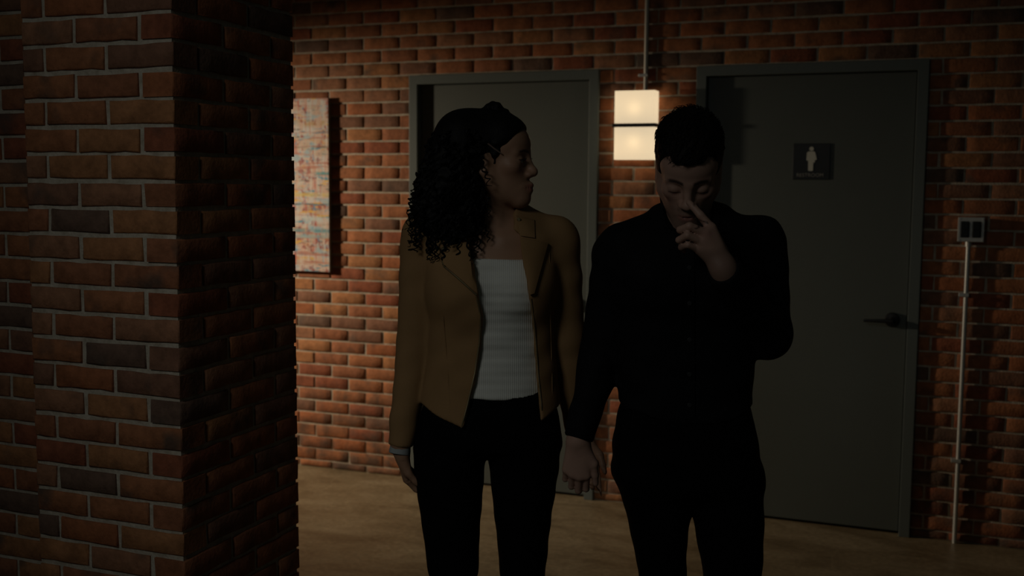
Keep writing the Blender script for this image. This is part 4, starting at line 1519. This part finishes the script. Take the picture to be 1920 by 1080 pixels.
shoe(W, 'shoe', A(850, 1080)[0], 0.075, 0, 0.235, 0.88, M['leather'], -1, 0.045)
shoe(W, 'shoe', A(980, 1080)[0], 0.075, 0, 0.235, 0.88, M['leather'], 1, 0.045)

# ------------------------------------------------------------------ the man
MN = Figure(1288, 2.72, 'person in a black shirt and trousers, head bowed, one hand raised to the nose')
A = MN.at
m_torso = rows_px(MN, [(398, 1236, 1352, .062, .03), (412, 1200, 1385, .085, .035), (440, 1160, 1420, .112), (500, 1140, 1432, .130), (560, 1142, 1430, .134), (620, 1146, 1424, .128),
                       (680, 1155, 1412, .122), (735, 1162, 1407, .118), (780, 1154, 1414, .122), (815, 1149, 1420, .124)], 0.03)
m_hips = rows_px(MN, [(740, 1170, 1400, .112), (790, 1154, 1414, .122), (840, 1148, 1422, .126), (890, 1149, 1427, .126), (915, 1160, 1428, .116)], 0.03)
m_legL = rows_px(MN, [(870, 1149, 1299, .105), (910, 1160, 1299, .104), (955, 1172, 1297, .098), (985, 1180, 1290, .094), (1020, 1186, 1287, .090), (1080, 1199, 1286, .082)], 0.03)
m_legR = rows_px(MN, [(870, 1293, 1428, .105), (910, 1293, 1430, .104), (955, 1295, 1431, .098), (985, 1302, 1431, .094), (1020, 1308, 1430, .090), (1080, 1319, 1427, .082)], 0.03)
for leg, cx in ((m_legL, A(1246, 1080)[0]), (m_legR, A(1374, 1080)[0])):
    leg += [(0.52, cx, 0.03, 0.066, 0.074), (0.36, cx, 0.045, 0.066, 0.072), (0.20, cx, 0.04, 0.060, 0.066), (0.07, cx, 0.03, 0.058, 0.066)]
shR, elR, wrR = A(1160, 462, .04), A(1134, 640, .075), A(1085, 822, .015)
shL, elL, wrL = A(1420, 462, .03), A(1440, 628, -.015), A(1356, 506, -.205)
hm = Head(A(1291, 319, -.050), R(-9), R(35), R(-1), 0.99)

xs = make_axis(-0.36, 0.32, 0.010, [(A(1085, 850)[0] - 0.07, A(1085, 850)[0] + 0.075), (A(1291, 300)[0] - 0.10, A(1360, 500)[0] + 0.03)], 0.0029)
ys = make_axis(-0.29, 0.22, 0.010, [(-0.26, 0.09)], 0.0032)
zs = make_axis(0.02, 1.84, 0.013, [(0.78, 0.99), (1.33, 1.82)], 0.0030)
B = Field(xs, ys, zs)
B.add(loft(m_torso, 2.3, -0.016), 0.0)
B.add(loft(m_hips, 2.3, -0.014), 0.03)
B.add(loft(m_legL, 2.0, -0.014), 0.02)
B.add(loft(m_legR, 2.0, -0.014), 0.02)
B.add(cone(hm.p(-0.030, 0, -0.045), A(1291, 445, .04), 0.056, 0.060), 0.03)
for (a, b, c) in ((shR, elR, wrR), (shL, elL, wrL)):
    B.add(cone(a, b, 0.050, 0.042), 0.02)
    B.add(cone(b, c, 0.041, 0.027), 0.015)
add_head(B, hm, True, True)
# raised hand: back of the hand to the viewer, index finger straight up along the nose, the others folded
wr = A(1354, 500, -.205)
chains = [  # knuckle, then three joints: (u, v, depth)
    [(1334, 427, -.208), (1313, 403, -.205), (1300, 388, -.196), (1291, 379, -.186)],
    [(1323, 437, -.218), (1293, 424, -.226), (1275, 431, -.206), (1281, 438, -.190)],
    [(1317, 453, -.216), (1289, 441, -.226), (1273, 450, -.206), (1280, 457, -.190)],
    [(1312, 469, -.208), (1290, 459, -.217), (1277, 464, -.202), (1283, 471, -.188)]]
rad = [(0.0102, 0.0092, 0.0084, 0.0070), (0.0102, 0.0092, 0.0084, 0.0070), (0.0098, 0.0088, 0.0080, 0.0068), (0.0088, 0.0078, 0.0070, 0.0060)]
for ch, rd, off in zip(chains, rad, (8, 3, -3, -8)):
    p = [A(*q) for q in ch]
    b = A(1352 + off, 494 + off * 0.4, -.203)
    B.add(cone(b, p[0], 0.0175, 0.0120), 0.016)
    for j in range(3):
        B.add(cone(p[j], p[j + 1], rd[j], rd[j + 1]), 0.0032)
B.add(cone(wr, A(1366, 520, -.195), 0.0255, 0.028), 0.02)
tb = [A(1352, 470, -.185), A(1338, 436, -.165), A(1322, 414, -.158), A(1310, 402, -.155)]
B.add(cone(tb[0], tb[1], 0.0165, 0.0118), 0.012)
B.add(cone(tb[1], tb[2], 0.0112, 0.0100), 0.004)
B.add(cone(tb[2], tb[3], 0.0100, 0.0080), 0.004)
# lowered hand closed round the other person's hand
add_hand(B, A(1084, 826, .015), (-0.05, 0.06, -1.0), (-0.10, -1.0, -0.06), (1.0, -0.10, -0.05),
         [(0.42, 0.95, 0.6), (0.45, 1.0, 0.6), (0.5, 1.0, 0.6), (0.5, 1.0, 0.6)], 1.02, 0.02, (0.55, -0.05))
me, P = B.mesh('body', 1)
paint_skin(me, P, hm, (0.47, 0.285, 0.215), (0.36, 0.150, 0.125), (0.020, 0.014, 0.010), True, True)
mbody = MN.part('body', me, M['skin_m'])
add_eyes(MN, hm, mbody)

# trousers
xs = make_axis(-0.26, 0.26, 0.0065); ys = make_axis(-0.16, 0.22, 0.0068); zs = make_axis(0.04, 1.06, 0.0078)
T = Field(xs, ys, zs)
T.add(loft(m_legL, 2.0, 0.0), 0.0)
T.add(loft(m_legR, 2.0, 0.0), 0.002)
T.add(loft(m_hips, 2.3, 0.0, 0.03), 0.022)
T.noise(0.0013, 0.10, 7, 15, (1, 1, 1.5))
me, _ = T.mesh('trousers', 1)
mtr = MN.part('trousers', me, M['denim'])

# shirt
xs = make_axis(-0.36, 0.32, 0.0052); ys = make_axis(-0.26, 0.24, 0.0058); zs = make_axis(0.88, 1.60, 0.0052)
S_ = Field(xs, ys, zs)
S_.add(loft(m_torso, 2.3, 0.0), 0.0)
S_.add(ell(A(1235, 520, -.05), (0.095, 0.070, 0.075)), 0.07)
S_.add(ell(A(1350, 520, -.05), (0.095, 0.070, 0.075)), 0.07)
S_.add(cone(A(1291, 434, .055), A(1172, 464, .04), 0.070, 0.060), 0.06)
S_.add(cone(A(1291, 432, .055), A(1408, 458, .03), 0.070, 0.062), 0.06)
S_.add(cone(A(1291, 418, .035), A(1291, 440, .035), 0.066, 0.074), 0.02)
S_.cut(cone(A(1289, 385, -.035), A(1291, 440, .01), 0.061, 0.056), 0.006)
zb = A(1290, 800, -.1)[2]
S_.cut((lambda x, y, z: z - (zb + 1.2 * (np.abs(x) - 0.0) ** 2) + 0 * y,) + BIG, 0.006)
for (a, b, c, r0, r1, r2) in ((A(1160, 472, .04), elR, wrR, 0.064, 0.060, 0.036), (A(1424, 455, .03), elL, wrL, 0.068, 0.058, 0.040)):
    S_.add(cone(a, b, r0, r1), 0.020)
    S_.add(cone(b, c, r1 * 0.97, r2), 0.018)
    ax = (c - b) / np.linalg.norm(c - b)
    cc = c.copy()
    S_.cut((lambda x, y, z, ax=ax, cc=cc: np.maximum(-((x - cc[0]) * ax[0] + (y - cc[1]) * ax[1] + (z - cc[2]) * ax[2]), np.sqrt((x - cc[0]) ** 2 + (y - cc[1]) ** 2 + (z - cc[2]) ** 2) - 0.075), c - 0.1, c + 0.1), 0.004)
S_.noise(0.0020, 0.095, 9, 22, (1, 1, 1.3))
me, _ = S_.mesh('shirt', 1)
shirt = MN.part('shirt', me, M['shirt'])
# collar leaves, placket and buttons
patch(MN, S_, [(1237, 368), (1252, 384), (1284, 440), (1244, 424)], 0.010, 0.004, 8, 8, 0.004).build('collar_leaf', M['shirt'], shirt, True)
patch(MN, S_, [(1352, 384), (1338, 392), (1302, 440), (1346, 430)], 0.010, 0.004, 8, 8, 0.004).build('collar_leaf', M['shirt'], shirt, True)
patch(MN, S_, [(1284, 445), (1302, 445), (1303, 786), (1284, 786)], 0.003, 0.004, 3, 40, 0.0).build('placket', M['shirt'], shirt, True)
for v in (502, 569, 637, 702, 760):
    p = MN.trace(S_, 1293, v, lift=0.0045)
    MB().lathe([(0.0058, 0.002), (0.0058, -0.0006), (0.0045, -0.0018)], p, 'y', 14).build('button', M['button'], shirt, True)
for (c, b, r_) in ((wrR, elR, 0.038), (wrL, elL, 0.042)):
    ax = (c - b) / np.linalg.norm(c - b)
    MB().tube([c - ax * 0.058, c - ax * 0.054, c - ax * 0.004, c], [r_ - 0.001, r_ + 0.001, r_, r_ - 0.003], 24).build('cuff', M['shirt'], shirt, True)

# short hair, longer on top
xs = make_axis(hm.o[0] - 0.13, hm.o[0] + 0.13, 0.0036); ys = make_axis(-0.24, 0.16, 0.0044); zs = make_axis(hm.o[2] - 0.12, hm.o[2] + 0.22, 0.0036)
Hf = Field(xs, ys, zs)
Hf.add(hm.E((-0.016, 0, 0.046), (0.106, 0.083, 0.096)), 0.0)
Hf.add(hm.E((0.024, -0.008, 0.088), (0.070, 0.060, 0.040)), 0.03)
Hf.add(hm.E((-0.030, 0, 0.075), (0.080, 0.068, 0.056)), 0.03)


def hairline_m(x, y, z):
    q = [hm.M[i, 0] * (x - hm.o[0]) + hm.M[i, 1] * (y - hm.o[1]) + hm.M[i, 2] * (z - hm.o[2]) for i in range(3)]
    f, s, u = q[0] / hm.k, np.abs(q[1]) / hm.k, q[2] / hm.k
    line = np.interp(f.ravel(), [-0.13, -0.06, -0.036, -0.020, 0.000, 0.018, 0.030, 0.048, 0.064, 0.082, 0.13], [-0.10, -0.08, -0.05, 0.022, 0.020, -0.020, 0.020, 0.056, 0.070, 0.073, 0.076]).reshape(f.shape)
    line = line + 0.020 * np.clip((s - 0.030) / 0.02, 0, 1) * np.clip((f - 0.045) / 0.02, 0, 1)
    return (u - line) * 0.75 * hm.k


Hf.cut(half(hairline_m), 0.005)
Hf.noise(0.0013, 0.030, 9, 31, (1, 1, 1))
me, P = Hf.mesh('hair', 0)
mhair = MN.part('hair', me, M['hair_brown'])
nrm = np.zeros(len(me.vertices) * 3, np.float32); me.vertex_normals.foreach_get('vector', nrm); nrm = nrm.reshape(-1, 3)
lo = hm.local(P)
cand = [i for i in range(len(P)) if lo[i, 2] > 0.02 and nrm[i] @ hm.u > 0.05]
rr = random.Random(3)
mb = MB()
for _ in range(1500):
    i = rr.choice(cand)
    up = max(0.0, float(nrm[i] @ hm.u))
    L_ = rr.uniform(0.012, 0.020) + 0.010 * up
    comb = hm.f * 0.8 - hm.s * 0.5 + hm.s * rr.uniform(-0.3, 0.3)      # combed forward and to one side
    comb = comb - nrm[i] * (comb @ nrm[i])
    d1 = nrm[i] * (0.15 + 0.35 * up) + comb
    d1 /= np.linalg.norm(d1)
    d2 = comb - nrm[i] * 0.15
    p0 = P[i] - nrm[i] * 0.002
    p1 = p0 + d1 * L_ * 0.6
    p2 = p1 + d2 / np.linalg.norm(d2) * L_ * 0.5
    q = rr.uniform(0.0007, 0.0013)
    mb.tube([p0, p1, p2], [q, q * 0.8, q * 0.25], 3, False)
tag(mb.build('hair_strands', M['hair_brown'], mhair), kind='stuff')

shoe(MN, 'shoe', A(1246, 1080)[0], 0.095, 0, 0.285, 1.08, M['leather'], -1)
shoe(MN, 'shoe', A(1374, 1080)[0], 0.095, 0, 0.285, 1.08, M['leather'], 1)
